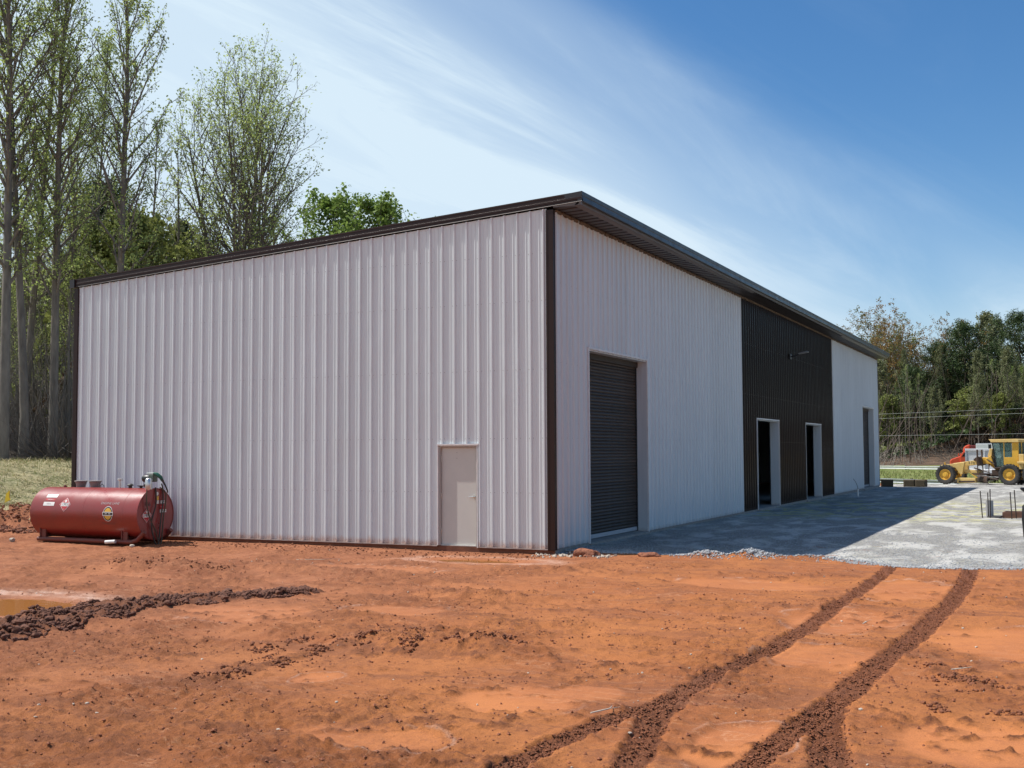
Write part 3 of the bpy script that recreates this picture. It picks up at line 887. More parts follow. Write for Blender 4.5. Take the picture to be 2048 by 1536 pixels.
# slab
mb = MB()
mb.box(-W_ - .0, -.002, .022, L_ - .02, -.45, -.004)
slab = mb.build('floor_slab', m_conc, bld)
mb = MB(); mb.box(-W_ - .02, -.0, .006, .020, -.4, -.012)
mb.build('stained_slab_edge', m_stain, bld)
mb = MB(); mb.box(-.002, .012, .03, L_ - .03, -.4, -.012)
mb.build('slab_edge', m_conc, bld)
# base flashing on the gable, cut at the door
mb = MB()
for a, c_ in ((-W_ + .1, DOOR[0] - .02), (DOOR[1] + .02, -.13)):
    mb.box(a, c_, -.040, .004, -.010, -.002)
    mb.box(a, c_, -.042, -.038, -.024, -.002)
mb.build('base_flashing', pmat('weathered_base_flashing', (.46, .40, .37), (.30, .20, .16), 5., .5), bld)

# corner trims: folded brown channels
def corner(x0, x1, y0, y1, z1, mats=m_trim):
    mb = MB(); mb.box(x0, x1, y0, y1, -.03, z1)
    return mb.build('corner_trim', mats, bld, bevel=.006)
corner(-.135, .040, -.040, .004, roof_z(0) - .02); corner(.004, .040, .005, .070, H_ - .02)
mb = MB(); mb.tube([(-.10, -.041, -.02), (-.10, -.041, 7.05)], .007, 6); mb.tube([(.0395, .03, -.02), (.0395, .03, 7.05)], .007, 6)
mb.build('corner_bead', m_trim, bld)
corner(-W_ - .035, -W_ + .10, -.040, .02, roof_z(-W_)); corner(-.03, .040, L_ - .1, L_ + .03, H_ - .02)
# joint trims where white meets brown
for y_, mt in ((T1, m_flash), (T2, m_flash)):
    mb = MB(); mb.box(.0, .036, y_ - .012, y_ + .012, 0, H_ - .02); mb.build('colour_joint_trim', mt, bld)

# rake trim on the gable, stepped profile following the roof slope
def sweep(name, prof, p0, p1, mat, frame):
    """profile points (o, z) swept between two ends; frame(o, z, p) gives the world point"""
    mb = MB(); n = len(prof)
    vs = [frame(o, z, p0) for o, z in prof] + [frame(o, z, p1) for o, z in prof]
    fs = [(i, i + 1, n + i + 1, n + i) for i in range(n - 1)]
    fs += [tuple(range(n)), tuple(range(n, 2 * n))]
    mb.add(vs, fs)
    return mb.build(name, mat, bld)
ZR = lambda x: 7.418 + .0608 * (x - .70)
rk = [(.03, .0), (-.050, .0), (-.054, -.030), (-.046, -.038), (-.049, -.105), (-.058, -.112), (-.058, -.150), (-.049, -.158), (-.052, -.196), (-.060, -.204), (-.048, -.206), (.0, -.205)]
sweep('rake_trim', rk, -13.735, .70, m_trim, lambda o, z, p: (p, o, ZR(p) + z))
mb = MB(); mb.tube([(-13.735, -.058, ZR(-13.735) - .2075), (.70, -.058, ZR(.70) - .2075)], .0045, 5)
mb.build('rake_drip_edge', m_soffit_trim, bld)
# eave gutter along the front
ev = [(.30, -.030), (.700, .003), (.706, -.012), (.700, -.080), (.688, -.092), (.690, -.150), (.700, -.158), (.700, -.196), (.690, -.204), (.610, -.204), (.610, -.16), (.32, -.13)]
sweep('eave_gutter', ev, -.056, L_ + .10, m_eave, lambda o, z, p: (o, p, 7.418 + z))
mb = MB(); mb.box(.045, .685, -.046, .0, 7.135, 7.208); mb.build('rake_soffit', m_soffit_trim, bld)
# soffit: edge trim in lengths, ribbed panels, closure strip
for i, (a, c_) in enumerate(((-.05, 15.0), (15.0, 31.2), (31.2, L_ + .08))):
    wdt = .10 if i != 1 else .03
    mb = MB(); mb.prism([(.628, 7.215), (.628, 7.165), (.628 - wdt, 7.165 - wdt * .45), (.628 - wdt, 7.175 - wdt * .45), (.60, 7.215)], a + .004, c_ - .004, 'y')
    mb.build('soffit_edge_trim', m_soffit_trim, bld)
yy = -.04; i = 0
while yy < L_ + .05:
    y1 = min(yy + .9144, L_ + .08)
    mb = MB()
    k = yy
    while k < y1 - .01:
        k1 = min(k + .3048, y1)
        mb.add([(.04, k, 7.125), (.04, k + .19, 7.125), (.56, k + .19, 7.145), (.56, k, 7.145)], [(0, 1, 2, 3)])
        if k1 - k > .29:
            mb.add([(.04, k + .19, 7.125), (.04, k + .215, 7.150), (.56, k + .215, 7.170), (.56, k + .19, 7.145)], [(0, 1, 2, 3)])
            mb.add([(.04, k + .215, 7.150), (.04, k + .28, 7.150), (.56, k + .28, 7.170), (.56, k + .215, 7.170)], [(0, 1, 2, 3)])
            mb.add([(.04, k + .28, 7.150), (.04, k + .3048, 7.125), (.56, k + .3048, 7.145), (.56, k + .28, 7.170)], [(0, 1, 2, 3)])
        k = k1
    mb.build('soffit_panel', m_soffit, bld)
    yy = y1; i += 1
rng = random.Random(3)
mb = MB(); yy = .12
while yy < L_ - .1:
    h = .018 + .02 * rng.random(); o_ = .040 + .02 * rng.random()
    mb.box(.0, o_, yy, yy + .1016, H_ - .03 - h, H_ - .004)
    yy += .1016
tag(mb.build('closure_strip', m_foam, bld), kind='stuff')
# roof deck
mb = MB(); mb.prism([(-13.72, ZR(-13.72) - .18), (-13.72, ZR(-13.72) - .02), (.66, 7.39), (.30, 7.36), (.02, 7.20)], -.03, L_ + .06, 'y')
mb.build('roof', m_trim, bld)
mb = MB(); mb.prism([(-W_ - .16, 6.33), (-W_ - .16, 6.53), (-W_ - .0, 6.55), (-W_, 6.33)], -.09, L_ + .06, 'y')
mb.build('rear_gutter', m_eave, bld)

# screws holding the gable and front sheets
mb = MB()
def screw(p, ax):
    x, y, z = p; r = .0085
    pts = []
    for k in range(5):
        t = 2 * math.pi * k / 5
        pts.append((x + r * math.cos(t), y, z + r * math.sin(t)) if ax == 'y' else (x, y + r * math.cos(t), z + r * math.sin(t)))
    tip = (x, y - .007, z) if ax == 'y' else (x + .007, y, z)
    mb.add(pts + [tip], [(k, (k + 1) % 5, 5) for k in range(5)])
s = -.2024 - 44 * .3048
while s < -.15:
    if s > -W_ + .15:
        for z in (.055, 1.15, 2.30, 3.75, 5.2, 6.2):
            for ds in (-.05, .05):
                if DOOR[0] - .05 < s + ds < DOOR[1] + .05 and z < 2.2: continue
                if z > roof_z(s) - .2: continue
                screw((s + ds, -.001, z), 'y')
    s += .3048
s = .1524
while s < 30:
    for z in (.06, 2.3, 3.9, 5.6):
        for ds in (-.05, .05):
            if any(a - .05 < s + ds < c_ + .05 and z < h for a, c_, h in (BIG1, BR1, BR2, BIG2)): continue
            if s + ds > .14: screw((.001, s + ds, z), 'x')
    s += .3048
tag(mb.build('panel_screws', m_screw, bld), kind='stuff')

# side door in the gable
dr = mb = MB()
a, c_, h = DOOR; RC = .058
for x0, x1, z0, z1 in ((a, a + .038, 0, h - .03), (c_ - .038, c_, 0, h - .03), (a, c_, h - .03, h)):
    mb.box(x0, x1, .0, RC + .03, z0, z1)
frame_o = mb.build('door_frame', m_frame, bld)
mb = MB(); mb.box(a + .040, c_ - .040, RC, RC + .045, .012, h - .034)
leaf = mb.build('door', m_doorleaf, bld, bevel=.003)
mb = MB()
for z in (1.88, 1.06, .28):
    mb.tube([(a + .043, RC - .008, z - .055), (a + .043, RC - .008, z + .055)], .009, 8)
    h_ = MB()
for z in (1.88, 1.06, .28):
    h_ = MB(); h_.tube([(a + .044, RC - .010, z - .055), (a + .044, RC - .010, z + .055)], .009, 8)
    h_.build('hinge', m_chrome, leaf, smooth=True)
h_ = MB()
h_.lathe([(.034, -.014), (.034, 0)], (c_ - .10, RC, 1.05), 'y', 16)
h_.tube([(c_ - .10, RC - .01, 1.05), (c_ - .10, RC - .055, 1.05)], .011, 8)
h_.tube([(c_ - .095, RC - .052, 1.052), (c_ - .22, RC - .052, 1.040)], [.017, .013], 8)
h_.build('lever_handle', m_chrome, leaf, smooth=True)
for z in (2.0, 1.88):
    h_ = MB(); h_.lathe([(.006, -.004), (.006, 0)], (a + .42, RC, z), 'y', 8)
    h_.build('bolt_hole', m_black, leaf)
# j-trim round the opening
mb = MB()
mb.box(a - .022, a, -.036, .01, -.0, h + .008); mb.box(c_, c_ + .022, -.036, .01, -.03, h + .008)
mb.box(a - .03, c_ + .045, -.046, .01, h + .009, h + .045)
mb.build('door_trim', m_flash, bld)
mb = MB(); mb.box(a + .04, c_ - .04, .022, RC + .04, -.003, .010); mb.build('threshold', pmat('bare_threshold', (.70, .68, .63), (.6, .57, .52), 9, .6), bld)

# openings in the front wall
def opening(o_, depth, jamb_mat, trim=.03):
    a, c_, h = o_
    for y0, y1 in ((a, a + .02), (c_ - .02, c_)):
        mb = MB(); mb.box(-depth, -.0, y0, y1, -.002 if jamb_mat is not None else 0, h - .02); mb.build('jamb', m_white_f, bld)
    mb = MB(); mb.box(-depth, -.0, a, c_, h - .02, h); mb.build('opening_head', m_white_f, bld)
    mb = MB()
    mb.box(-.001, .040, a - .025, a + .022, -.03, h + .01); mb.box(-.001, .040, c_ - .022, c_ + .02, -.03, h + .01)
    mb.box(-.001, .046, a - .03, c_ + .03, h + .011, h + .055)
    mb.build('opening_flashing', m_flash, bld)
for o_ in (BR1, BR2): opening(o_, .30, m_flash)
for o_ in (BIG1, BIG2): opening(o_, .30, m_flash)
for (a, c_, h) in (BIG1, BR1, BR2, BIG2):
    mb = MB()
    mb.box(-.32, .0, a + .02, c_ - .02, -.06, -.002)
    mb.prism([(-.0, -.002), (.05, -.02), (.06, -.12), (0, -.12)], a + .02, c_ - .02, 'y')
    mb.build('door_sill', m_conc, bld)


def rollup(o_, near):
    a, c_, h = o_
    t = bpy.data.objects.new('roll_up_door', None); col.objects.link(t); t.parent = bld
    t['label'] = 'tall bronze roll up door ' + ('nearest the corner' if near else 'at the far end of the wall')
    P = .0765
    n = int((h - .12) / P) + 1
    prof = [(-.0, 0), (.006, .006), (.016, .016), (.021, .030), (.018, .046), (.008, .060), (.0, .068), (-.002, .0765)]
    def slat_mesh():
        mb = MB()
        vs = []; k = len(prof)
        for y_ in (a + .05, c_ - .05):
            vs += [(-.285 + o, y_, z) for o, z in prof]
        mb.add(vs, [(i, i + 1, k + i + 1, k + i) for i in range(k - 1)])
        return mb
    if near:
        o = slat_mesh().build('slat', m_slat, t, smooth=True)
        o.location.z = .11
        for i in range(1, n):
            c2 = o.copy(); col.objects.link(c2); c2.location.z = .11 + i * P
    else:
        mb = MB(); base = slat_mesh()
        for i in range(n):
            mb.add([(x, y, z + .11 + i * P) for x, y, z in base.v], base.f)
        tag(mb.build('curtain_slats', m_slat, t, smooth=True), kind='stuff')
    mb = MB(); mb.box(-.300, -.262, a + .05, c_ - .05, .012, .105); mb.build('bottom_bar', m_bar, t, bevel=.004)
    for y0, y1 in ((a + .021, a + .075), (c_ - .075, c_ - .021)):
        mb = MB(); mb.box(-.305, -.250, y0, y1, .0, h - .03); mb.build('guide_rail', m_black, t)
    mb = MB(); mb.box(-.31, -.22, a + .03, c_ - .03, h - .16, h - .025); mb.build('header_hood', m_slat, t)
rollup(BIG1, True); rollup(BIG2, False)

# lamp on the brown bay
fx = thing('wall_light', 'slim gooseneck wall light standing out from the dark brown bay between the openings', 'wall light', (0.036, 22.75, 5.62))
mb = MB(); mb.box(0, .05, -.16, .16, -.10, .10); mb.build('back_plate', m_black, fx, bevel=.01)
mb = MB(); mb.tube([(.05, 0, 0), (.22, .0, .03), (.36, .02, .10)], .022, 8); mb.build('arm', m_black, fx, smooth=True)
mb = MB(); mb.prism([(.34, .085), (.35, .13), (.68, .19), (.72, .165), (.70, .14)], -.07, .09, 'y'); mb.build('lamp_head', pmat('grey_lamp_housing', (.26, .27, .28), None, 5, .4), fx, bevel=.012)

# ------------------------------------------------------------------ fuel tank
m_red = pmat('red_oxide_tank_paint', (0.255, 0.021, 0.018), (0.20, 0.022, 0.017), 2.2, 0.34, bump=.0012, bscale=60, rvar=.08, spec=.75)
m_redd = pmat('worn_red_steel', (0.19, 0.035, 0.026), (0.13, 0.045, 0.03), 5, .6)
m_lblw = pmat('white_decal', (.74, .73, .70), (.66, .64, .6), 12, .5)
m_lblr = pmat('red_decal', (.52, .035, .045), None, 12, .5)
m_lblk = pmat('black_print', (.02, .02, .02), None, 12, .5)
m_lbly = pmat('yellow_decal', (.72, .42, .06), None, 12, .5)
m_lblg = pmat('grey_lettering', (.45, .36, .35), None, 12, .5)
m_lbldk = pmat('dim_lettering', (.20, .08, .07), None, 12, .5)
m_silver = pmat('silver_filter', (.62, .62, .62), None, 12, .3, metal=.8)
m_green = pmat('green_nozzle', (.01, .10, .06), None, 12, .4)
m_rubber = pmat('hose_rubber', (.02, .02, .02), (.05, .045, .035), 8, .6)
m_rubb2 = pmat('dusty_hose', (.10, .075, .045), (.06, .045, .03), 8, .7)
m_galv = pmat('vent_cap_grey', (.26, .235, .22), (.20, .18, .17), 8, .6)

TX0, TX1, TY, TR = -13.36, -9.90, -0.95, 0.612
tz = 0.575
tank = thing('fuel_tank', 'long red cylindrical fuel tank with placards on steel skids beside the gable wall', 'fuel tank', (TX0, TY, -.12))
zc = tz + .12
TLen = TX1 - TX0
mb = MB()
mb.lathe([(TR - .012, .0), (TR, .012), (TR, TLen - .012), (TR - .012, TLen)], (0, 0, zc), 'x', 96, caps=False)
shell = mb.build('tank_shell', m_red, tank, smooth=True)
for x_ in (0.004, TLen - .006):
    mb = MB(); mb.lathe([(TR - .010, x_), (TR - .02, x_ + .001)], (0, 0, zc), 'x', 64, caps=True); mb.build('end_cap', m_red, tank)
mb = MB(); mb.lathe([(TR - .004, TLen - .02), (TR + .004, TLen - .016), (TR + .004, TLen + .004), (TR - .012, TLen + .006)], (0, 0, zc), 'x', 96, caps=False); mb.build('end_rim', m_red, tank, smooth=True)
for x_ in (1.74, 3.0):
    mb = MB(); mb.lathe([(TR, x_ - .008), (TR + .003, x_), (TR, x_ + .008)], (0, 0, zc), 'x', 96, caps=False); mb.build('weld_seam', m_red, tank, smooth=True)
# skids: two pipes turned up at the end, legs
for y_ in (-.44, .44):
    mb = MB(); mb.tube([(.12, y_, .055), (3.15, y_, .055), (3.32, y_, .10), (3.55, y_, .30)], .055, 12); mb.build('skid', m_redd, tank, smooth=True)
for x_ in (.30, 2.95):
    for y_ in (-.44, .44):
        mb = MB(); mb.box(x_ - .085, x_ + .085, y_ - .02, y_ + .02, .10, .36); mb.box(x_ - .085, x_ - .06, y_ - .05, y_ + .05, .09, .36)
        mb.build('leg', m_redd, tank, bevel=.004)
    mb = MB(); mb.box(x_ - .04, x_ + .04, -.44, .44, .10, .16); mb.build('cross_bar', m_redd, tank)
# fittings on top
zt_ = zc + TR
for x_ in (.95, 1.42):
    mb = MB(); mb.lathe([(.10, -.02), (.13, .10), (.145, .13), (.155, .135), (.155, .16), (.12, .165)], (x_, .1, zt_), 'z', 24); mb.build('vent_cap', m_galv, tank, smooth=True)
mb = MB(); mb.tube([(1.68, .0, zt_ - .01), (1.695, 0, zt_ + .05), (1.75, 0, zt_ + .085), (1.805, 0, zt_ + .05), (1.82, 0, zt_ - .01)], .009, 8); mb.build('lifting_eye', m_black, tank, smooth=True)
mb = MB(); mb.tube([(2.28, .05, zt_ - .02), (2.28, .05, zt_ + .18)], .032, 12); mb.lathe([(.055, .17), (.065, .18), (.065, .215), (.045, .225)], (2.28, .05, zt_), 'z', 16); mb.build('vent_pipe', m_silver, tank, smooth=True)
mb = MB(); mb.tube([(2.66, 0, zt_ - .02), (2.66, 0, zt_ + .05)], .045, 12); mb.lathe([(.075, .05), (.075, .07), (.04, .10)], (2.66, 0, zt_), 'z', 16); mb.build('fill_cap', m_rubber, tank, smooth=True)
mb = MB(); mb.lathe([(.035, -.02), (.035, .03), (.085, .04), (.085, .06)], (3.00, 0, zt_), 'z', 16); mb.build('gauge_cap', m_black, tank, smooth=True)
mb = MB(); mb.lathe([(.04, -.02), (.04, .03), (.03, .05)], (.52, 0, zt_), 'z', 16); mb.build('plug', m_redd, tank)
# pump set at the right end
mb = MB(); mb.tube([(3.36, -.05, zt_ - .02), (3.36, -.05, zt_ + .10)], .03, 10); mb.build('pump_riser', m_silver, tank, smooth=True)
mb = MB(); mb.lathe([(.055, -.02), (.085, 0), (.09, .05), (.09, .19), (.07, .22)], (3.19, -.10, zt_ + .23), 'x', 20); mb.build('pump_motor', m_black, tank, smooth=True)
mb = MB(); mb.box(3.36, 3.52, -.16, .0, zt_ + .15, zt_ + .33); mb.build('pump_body', pmat('pump_cast_green', (.10, .13, .10), None, 8, .5), tank, bevel=.02)
mb = MB(); mb.box(3.30, 3.56, -.15, -.01, zt_ + .335, zt_ + .37); mb.build('pump_meter', pmat('pale_meter', (.55, .62, .58), None, 8, .4), tank, bevel=.008)
mb = MB(); mb.lathe([(.075, .0), (.08, .01), (.08, .23), (.06, .26), (.03, .27)], (3.52, -.30, zt_ - .02), 'z', 24); mb.build('filter_canister', m_silver, tank, smooth=True)
mb = MB(); mb.lathe([(.06, 0), (.06, .05)], (3.40, -.27, zt_ + .08), 'x', 16); mb.build('valve', m_black, tank, smooth=True)
mb = MB(); mb.tube([(3.52, -.14, zt_ + .36), (3.60, -.12, zt_ + .33), (3.68, -.08, zt_ + .26), (3.72, -.05, zt_ + .17)], [.03, .045, .045, .03], 10); mb.build('nozzle_grip', m_green, tank, smooth=True)
mb = MB(); mb.tube([(3.70, -.08, zt_ + .24), (3.78, -.04, zt_ + .08), (3.82, .0, zt_ - .05), (3.81, .02, zt_ - .10)], [.025, .02, .016, .014], 8); mb.build('nozzle_spout', m_rubber, tank, smooth=True)
def bez(pts, n=40):
    q = []
    P = [Vector(pts[0])] + [Vector(p) for p in pts] + [Vector(pts[-1])]
    for i in range(1, len(P) - 2):
        for k in range(8):
            t = k / 8
            q.append(0.5 * (2 * P[i] + (P[i + 1] - P[i - 1]) * t + (2 * P[i - 1] - 5 * P[i] + 4 * P[i + 1] - P[i + 2]) * t * t + (3 * P[i] - P[i - 1] - 3 * P[i + 1] + P[i + 2]) * t ** 3))
    q.append(P[-1])
    return q
xe = TLen + .03
mb = MB(); mb.tube(bez([(xe - .10, -.22, zt_ + .24), (xe + .02, -.34, zt_ + .12), (xe + .03, -.36, zc + .30), (xe + .03, -.26, zc - .05), (xe + .03, -.05, zc - .40), (xe + .05, .06, zc - .72), (xe + .04, .14, zc - .60), (xe + .03, .20, zc - .1), (xe + .03, .28, zc + .45), (xe, .10, zt_ + .02)]), .016, 8)
mb.build('hose', m_rubb2, tank, smooth=True)
mb = MB(); mb.tube(bez([(xe - .02, -.02, zt_ + .02), (xe + .02, -.04, zc + .25), (xe + .02, -.18, zc - .20), (xe + .04, -.10, zc - .62), (xe + .05, .02, zc - .70), (xe + .03, .10, zc - .25), (xe + .03, .18, zc + .3), (xe, .20, zt_ - .02), (xe + .10, .05, zt_ + .1)]), .016, 8)
mb.build('hose', m_rubber, tank, smooth=True)


# decals: geometry bent to the shell (u along the tank, v up the front of it)
def cyl(u, th, lift=.003):
    r = TR + lift
    return (u, -r * math.cos(th), zc + r * math.sin(th))


def bend_poly(name, pts, mat, lift, parent=shell, sub=.03):
    """flat polygon in (u, arc) wrapped on the shell; strips keep it on the curve"""
    bm = bmesh.new()
    vs = [bm.verts.new((p[0], p[1], 0)) for p in pts]
    bm.faces.new(vs)
    v0 = min(p[1] for p in pts); v1 = max(p[1] for p in pts)
    k = v0 + sub
    while k < v1 - 1e-4:
        bmesh.ops.bisect_plane(bm, geom=bm.verts[:] + bm.edges[:] + bm.faces[:], plane_co=(0, k, 0), plane_no=(0, 1, 0))
        k += sub
    for v in bm.verts:
        v.co = Vector(cyl(v.co.x, v.co.y / TR, lift))
    me = bpy.data.meshes.new(name); bm.to_mesh(me); bm.free(); me.materials.append(mat)
    return link_mesh(name, me, parent)


def text_mesh(body, size, cx, cy, fn, name, mat, parent, shear=0., space=1.0):
    cu = bpy.data.curves.new('lettering', 'FONT'); cu.body = body; cu.size = size; cu.align_x = 'CENTER'; cu.align_y = 'CENTER'; cu.shear = shear; cu.space_character = space; cu.resolution_u = 3
    to = bpy.data.objects.new('lettering', cu); col.objects.link(to)
    dg = bpy.context.evaluated_depsgraph_get(); dg.update()
    me = bpy.data.meshes.new_from_object(to.evaluated_get(dg))
    bpy.data.objects.remove(to); bpy.data.curves.remove(cu)
    for v in me.vertices:
        v.co = Vector(fn(v.co.x + cx, v.co.y + cy))
    me.materials.clear(); me.materials.append(mat)
    return tag(link_mesh(name, me, parent), kind='stuff')


fc = lambda lift: (lambda u, v: cyl(u, v / TR, lift))
def rect(u0, u1, v0, v1): return [(u0, v0), (u1, v0), (u1, v1), (u0, v1)]
bend_poly('decal', rect(.42, .78, .40, .50), m_lblw, .003)
bend_poly('decal', rect(.44, .76, .32, .365), m_lblr, .0030); text_mesh('WARNING', .04, .60, .342, fc(.0045), 'lettering', m_lblw, shell)
bend_poly('decal', rect(.42, .78, .18, .275), m_lblw, .003); text_mesh('DIESEL', .05, .60, .228, fc(.0045), 'lettering', m_lblg, shell)


def placard(cx, cv, s, F, parent, poly):
    d = [(cx, cv - s), (cx + s, cv), (cx, cv + s), (cx - s, cv)]
    poly('placard', d, m_lblw, .003)
    s2 = s * .93
    poly('placard_field', [(cx, cv - s2), (cx + s2, cv), (cx, cv + s2), (cx - s2, cv)], m_lblr, .0045)
    h = s * .26; w_ = s * .68
    poly('number_panel', [(cx - w_, cv - h), (cx + w_, cv - h), (cx + w_, cv + h), (cx - w_, cv + h)], m_lblw, .006)
    text_mesh('1993', s * .62, cx, cv, F(.0075), 'lettering', m_lblk, parent)
    text_mesh('3', s * .26, cx, cv - s * .62, F(.006), 'lettering', m_lblw, parent)
    q = s * .30; c2 = cv + s * .50
    poly('flame_symbol', [(cx - q * .55, c2 - q * .5), (cx + q * .55, c2 - q * .5), (cx + q * .7, c2 + q * .1), (cx + q * .35, c2 + q * .5), (cx + q * .25, c2 + q * .2), (cx, c2 + q), (cx - q * .2, c2 + q * .3), (cx - q * .45, c2 + q * .55), (cx - q * .7, c2 + .0)], m_lblw, .006)


placard(1.14, .22, .175, fc, shell, lambda n, p, m, l: bend_poly(n, p, m, l))
def emblem():
    cu, cv, a, b_ = 2.56, .02, .150, .18
    E_ = lambda k, rr: [(cu + a * rr * math.cos(t), cv + b_ * rr * math.sin(t)) for t in [2 * math.pi * i / 32 for i in range(32)]]
    bend_poly('emblem_rim', E_(0, 1.0), m_lblw, .003); bend_poly('emblem_ring', E_(0, .92), m_lblk, .0042); bend_poly('emblem_field', E_(0, .76), m_lbly, .0054)
    bend_poly('emblem_band', rect(cu - .165, cu + .165, cv - .045, cv + .045), m_lblw, .0066)
    bend_poly('emblem_band', rect(cu - .150, cu + .150, cv - .028, cv + .028), m_lblk, .0078)
    for q in (-.055, .055): bend_poly('road_dash', rect(cu + q - .032, cu + q + .032, cv - .007, cv + .007), m_lblw, .009)
emblem()
text_mesh('ENGINE LANE', .088, 2.58, .27, fc(.004), 'lettering', m_lblg, shell, space=1.05)
text_mesh('770-400-0237', .075, 2.56, -.215, fc(.004), 'lettering', m_lbldk, shell, space=1.05)

xf = TLen + .009
def cap_poly(n, p, m, l):
    mb = MB(); mb.add([(xf + l, q[0], zc + q[1]) for q in p], [tuple(range(len(p)))]); return mb.build(n, m, tank)
ff = lambda lift: (lambda u, v: (xf + lift, u, zc + v))
placard(-.30, -.02, .165, ff, tank, cap_poly)
cap_poly('decal', [(.04 + .04 * math.cos(t), .48 + .045 * math.sin(t)) for t in [k * math.pi / 8 for k in range(16)]], m_lblw, .002)
cap_poly('decal', rect(.0, .09, .33, .42), m_lbly, .002)
cap_poly('decal', rect(-.02, .10, .245, .32), m_lblw, .002); text_mesh('CAUTION', .025, .04, .28, ff(.004), 'lettering', m_lblk, tank)
cap_poly('decal', rect(.15, .29, .245, .315), m_lblw, .002); text_mesh('DANGER', .03, .22, .28, ff(.004), 'lettering', m_lblk, tank)
cap_poly('decal', rect(.14, .27, .12, .215), m_lblr, .002); text_mesh('Danger', .035, .205, .17, ff(.004), 'lettering', m_lblw, tank)
cap_poly('decal', rect(.13, .35, .03, .10), m_lblw, .002); text_mesh('NO SMOKING', .03, .24, .065, ff(.004), 'lettering', m_lblk, tank)
text_mesh('166', .14, -.28, .24, ff(.003), 'lettering', m_lblk, tank)
mb = MB(); mb.tube([(-.0, 0, 0), (.28, .03, .02)], .042, 10)
cup = mb.build('foam_cup', pmat('white_cup', (.75, .74, .7), None, 9, .5), smooth=True); cup.location = (-10.86, -1.56, -.07)
tag(cup, 'crushed white cup lying in the dirt against the front skid of the red tank', 'cup')
m_bone = pmat('pale_rock', (.55, .47, .38), (.42, .35, .28), 6, .9, bump=.01)


def rock(name, label, cat, loc, r, mat, seed, sq=(1, 1, .7), sub=2, group=None):
    bm = bmesh.new(); bmesh.ops.create_icosphere(bm, subdivisions=sub, radius=r)
    rs = random.Random(seed); o3 = Vector((rs.random() * 9, rs.random() * 9, rs.random() * 9))
    from mathutils import noise as mn
    for v in bm.verts:
        k = 1 + .38 * mn.noise(v.co / r * 1.1 + o3) + .18 * mn.noise(v.co / r * 3 + o3)
        v.co = Vector((v.co.x * k * sq[0], v.co.y * k * sq[1], v.co.z * k * sq[2]))
    me = bpy.data.meshes.new(name); bm.to_mesh(me); bm.free(); me.materials.append(mat)
    o = link_mesh(name, me); o.location = loc
    return tag(o, label, cat, group)


rock('pale_stone', 'small pale stone on red dirt below the left end of the fuel tank', 'stone', (-13.72, -1.75, -.08), .075, m_bone, 4)
rock('pale_stone', 'small pale stone on red dirt under the upturned right end of the tank skid', 'stone', (-9.85, -1.75, -.11), .055, m_bone, 5)
m_clod = pmat('dark_clay_clods', (0.17, 0.062, 0.031), (0.095, 0.036, 0.020), 30, .9, bump=.006)
m_clodr = pmat('red_clay_lump', (0.34, 0.125, 0.060), (0.18, 0.062, 0.033), 9, .9, bump=.05, bscale=14)
rock('clay_mound', 'big rounded lump of red clay at the near building corner', 'clay lump', (.74, -.06, -.13), .25, m_clodr, 8, (1.2, .9, .62), 4)
rock('clay_lump', 'small low lump of red clay on the gravel edge before the near roll up door', 'clay lump', (1.95, .25, -.10), .16, m_clodr, 9, (1.5, 1, .5), 3)

# straw flag, bales, stakes
fl = thing('marker_flag', 'small yellow marking flag on a wire at the foot of the straw bank', 'flag', (-18.8, 2.5, height1(-18.8, 2.5)))
mb = MB(); mb.tube([(0, 0, 0), (.04, 0, .42)], .006, 5); mb.build('wire', m_galv, fl)
mb = MB(); mb.prism([(.03, .14), (.0, .42), (-.12, .33), (-.18, .06)], -.01, .02, 'y'); mb.build('flag_sheet', pmat('yellow_plastic', (.75, .50, .02), None, 7, .5), fl)
m_bale = pmat('shade_dark_straw_bale', (0.060, 0.045, 0.025), (0.11, 0.085, 0.05), 18, .95, bump=.03, bscale=25, stretch=(1, 1, 3))  # straw colour taken down to brown-black to carry the building's shade
for i, (x, y, rz, sx, lab) in enumerate(((.28, 46.75, .15, .66, 'dark straw bale against the far corner of the building'), (1.42, 47.35, .05, .62, 'dark straw bale in the shade, left one of the touching pair past the far corner'), (2.08, 47.25, -.1, .58, 'dark straw bale in the shade, right one of the touching pair past the far corner'))):
    b_ = thing('straw_bale', lab, 'straw bale', (x, y, height1(x, y)), rz, 'straw bales at the far corner')
    mb = MB(); mb.box(-sx / 2, sx / 2, -.28, .28, 0, .40); bo = mb.build('bale', m_bale, b_, bevel=.07)
    for q in (-.14, .14):
        mb = MB(); mb.box(-sx / 2 - .006, sx / 2 + .006, q - .008, q + .008, .0, .406); mb.build('twine', m_clod, b_)
st = thing('pipe_stub', 'thin white plastic pipe stub standing in the gravel with a bent wire sticking out', 'pipe stub', (.95, 32.4, height1(.95, 32.4)))
mb = MB(); mb.tube([(0, 0, -.05), (0, 0, .34)], .035, 10); mb.build('pipe', m_lblw, st, smooth=True)
mb = MB(); mb.tube(bez([(0, 0, .30), (-.02, 0, .45), (-.10, 0, .65), (-.20, 0, .80)]), .010, 6); mb.build('wire', m_rubber, st)

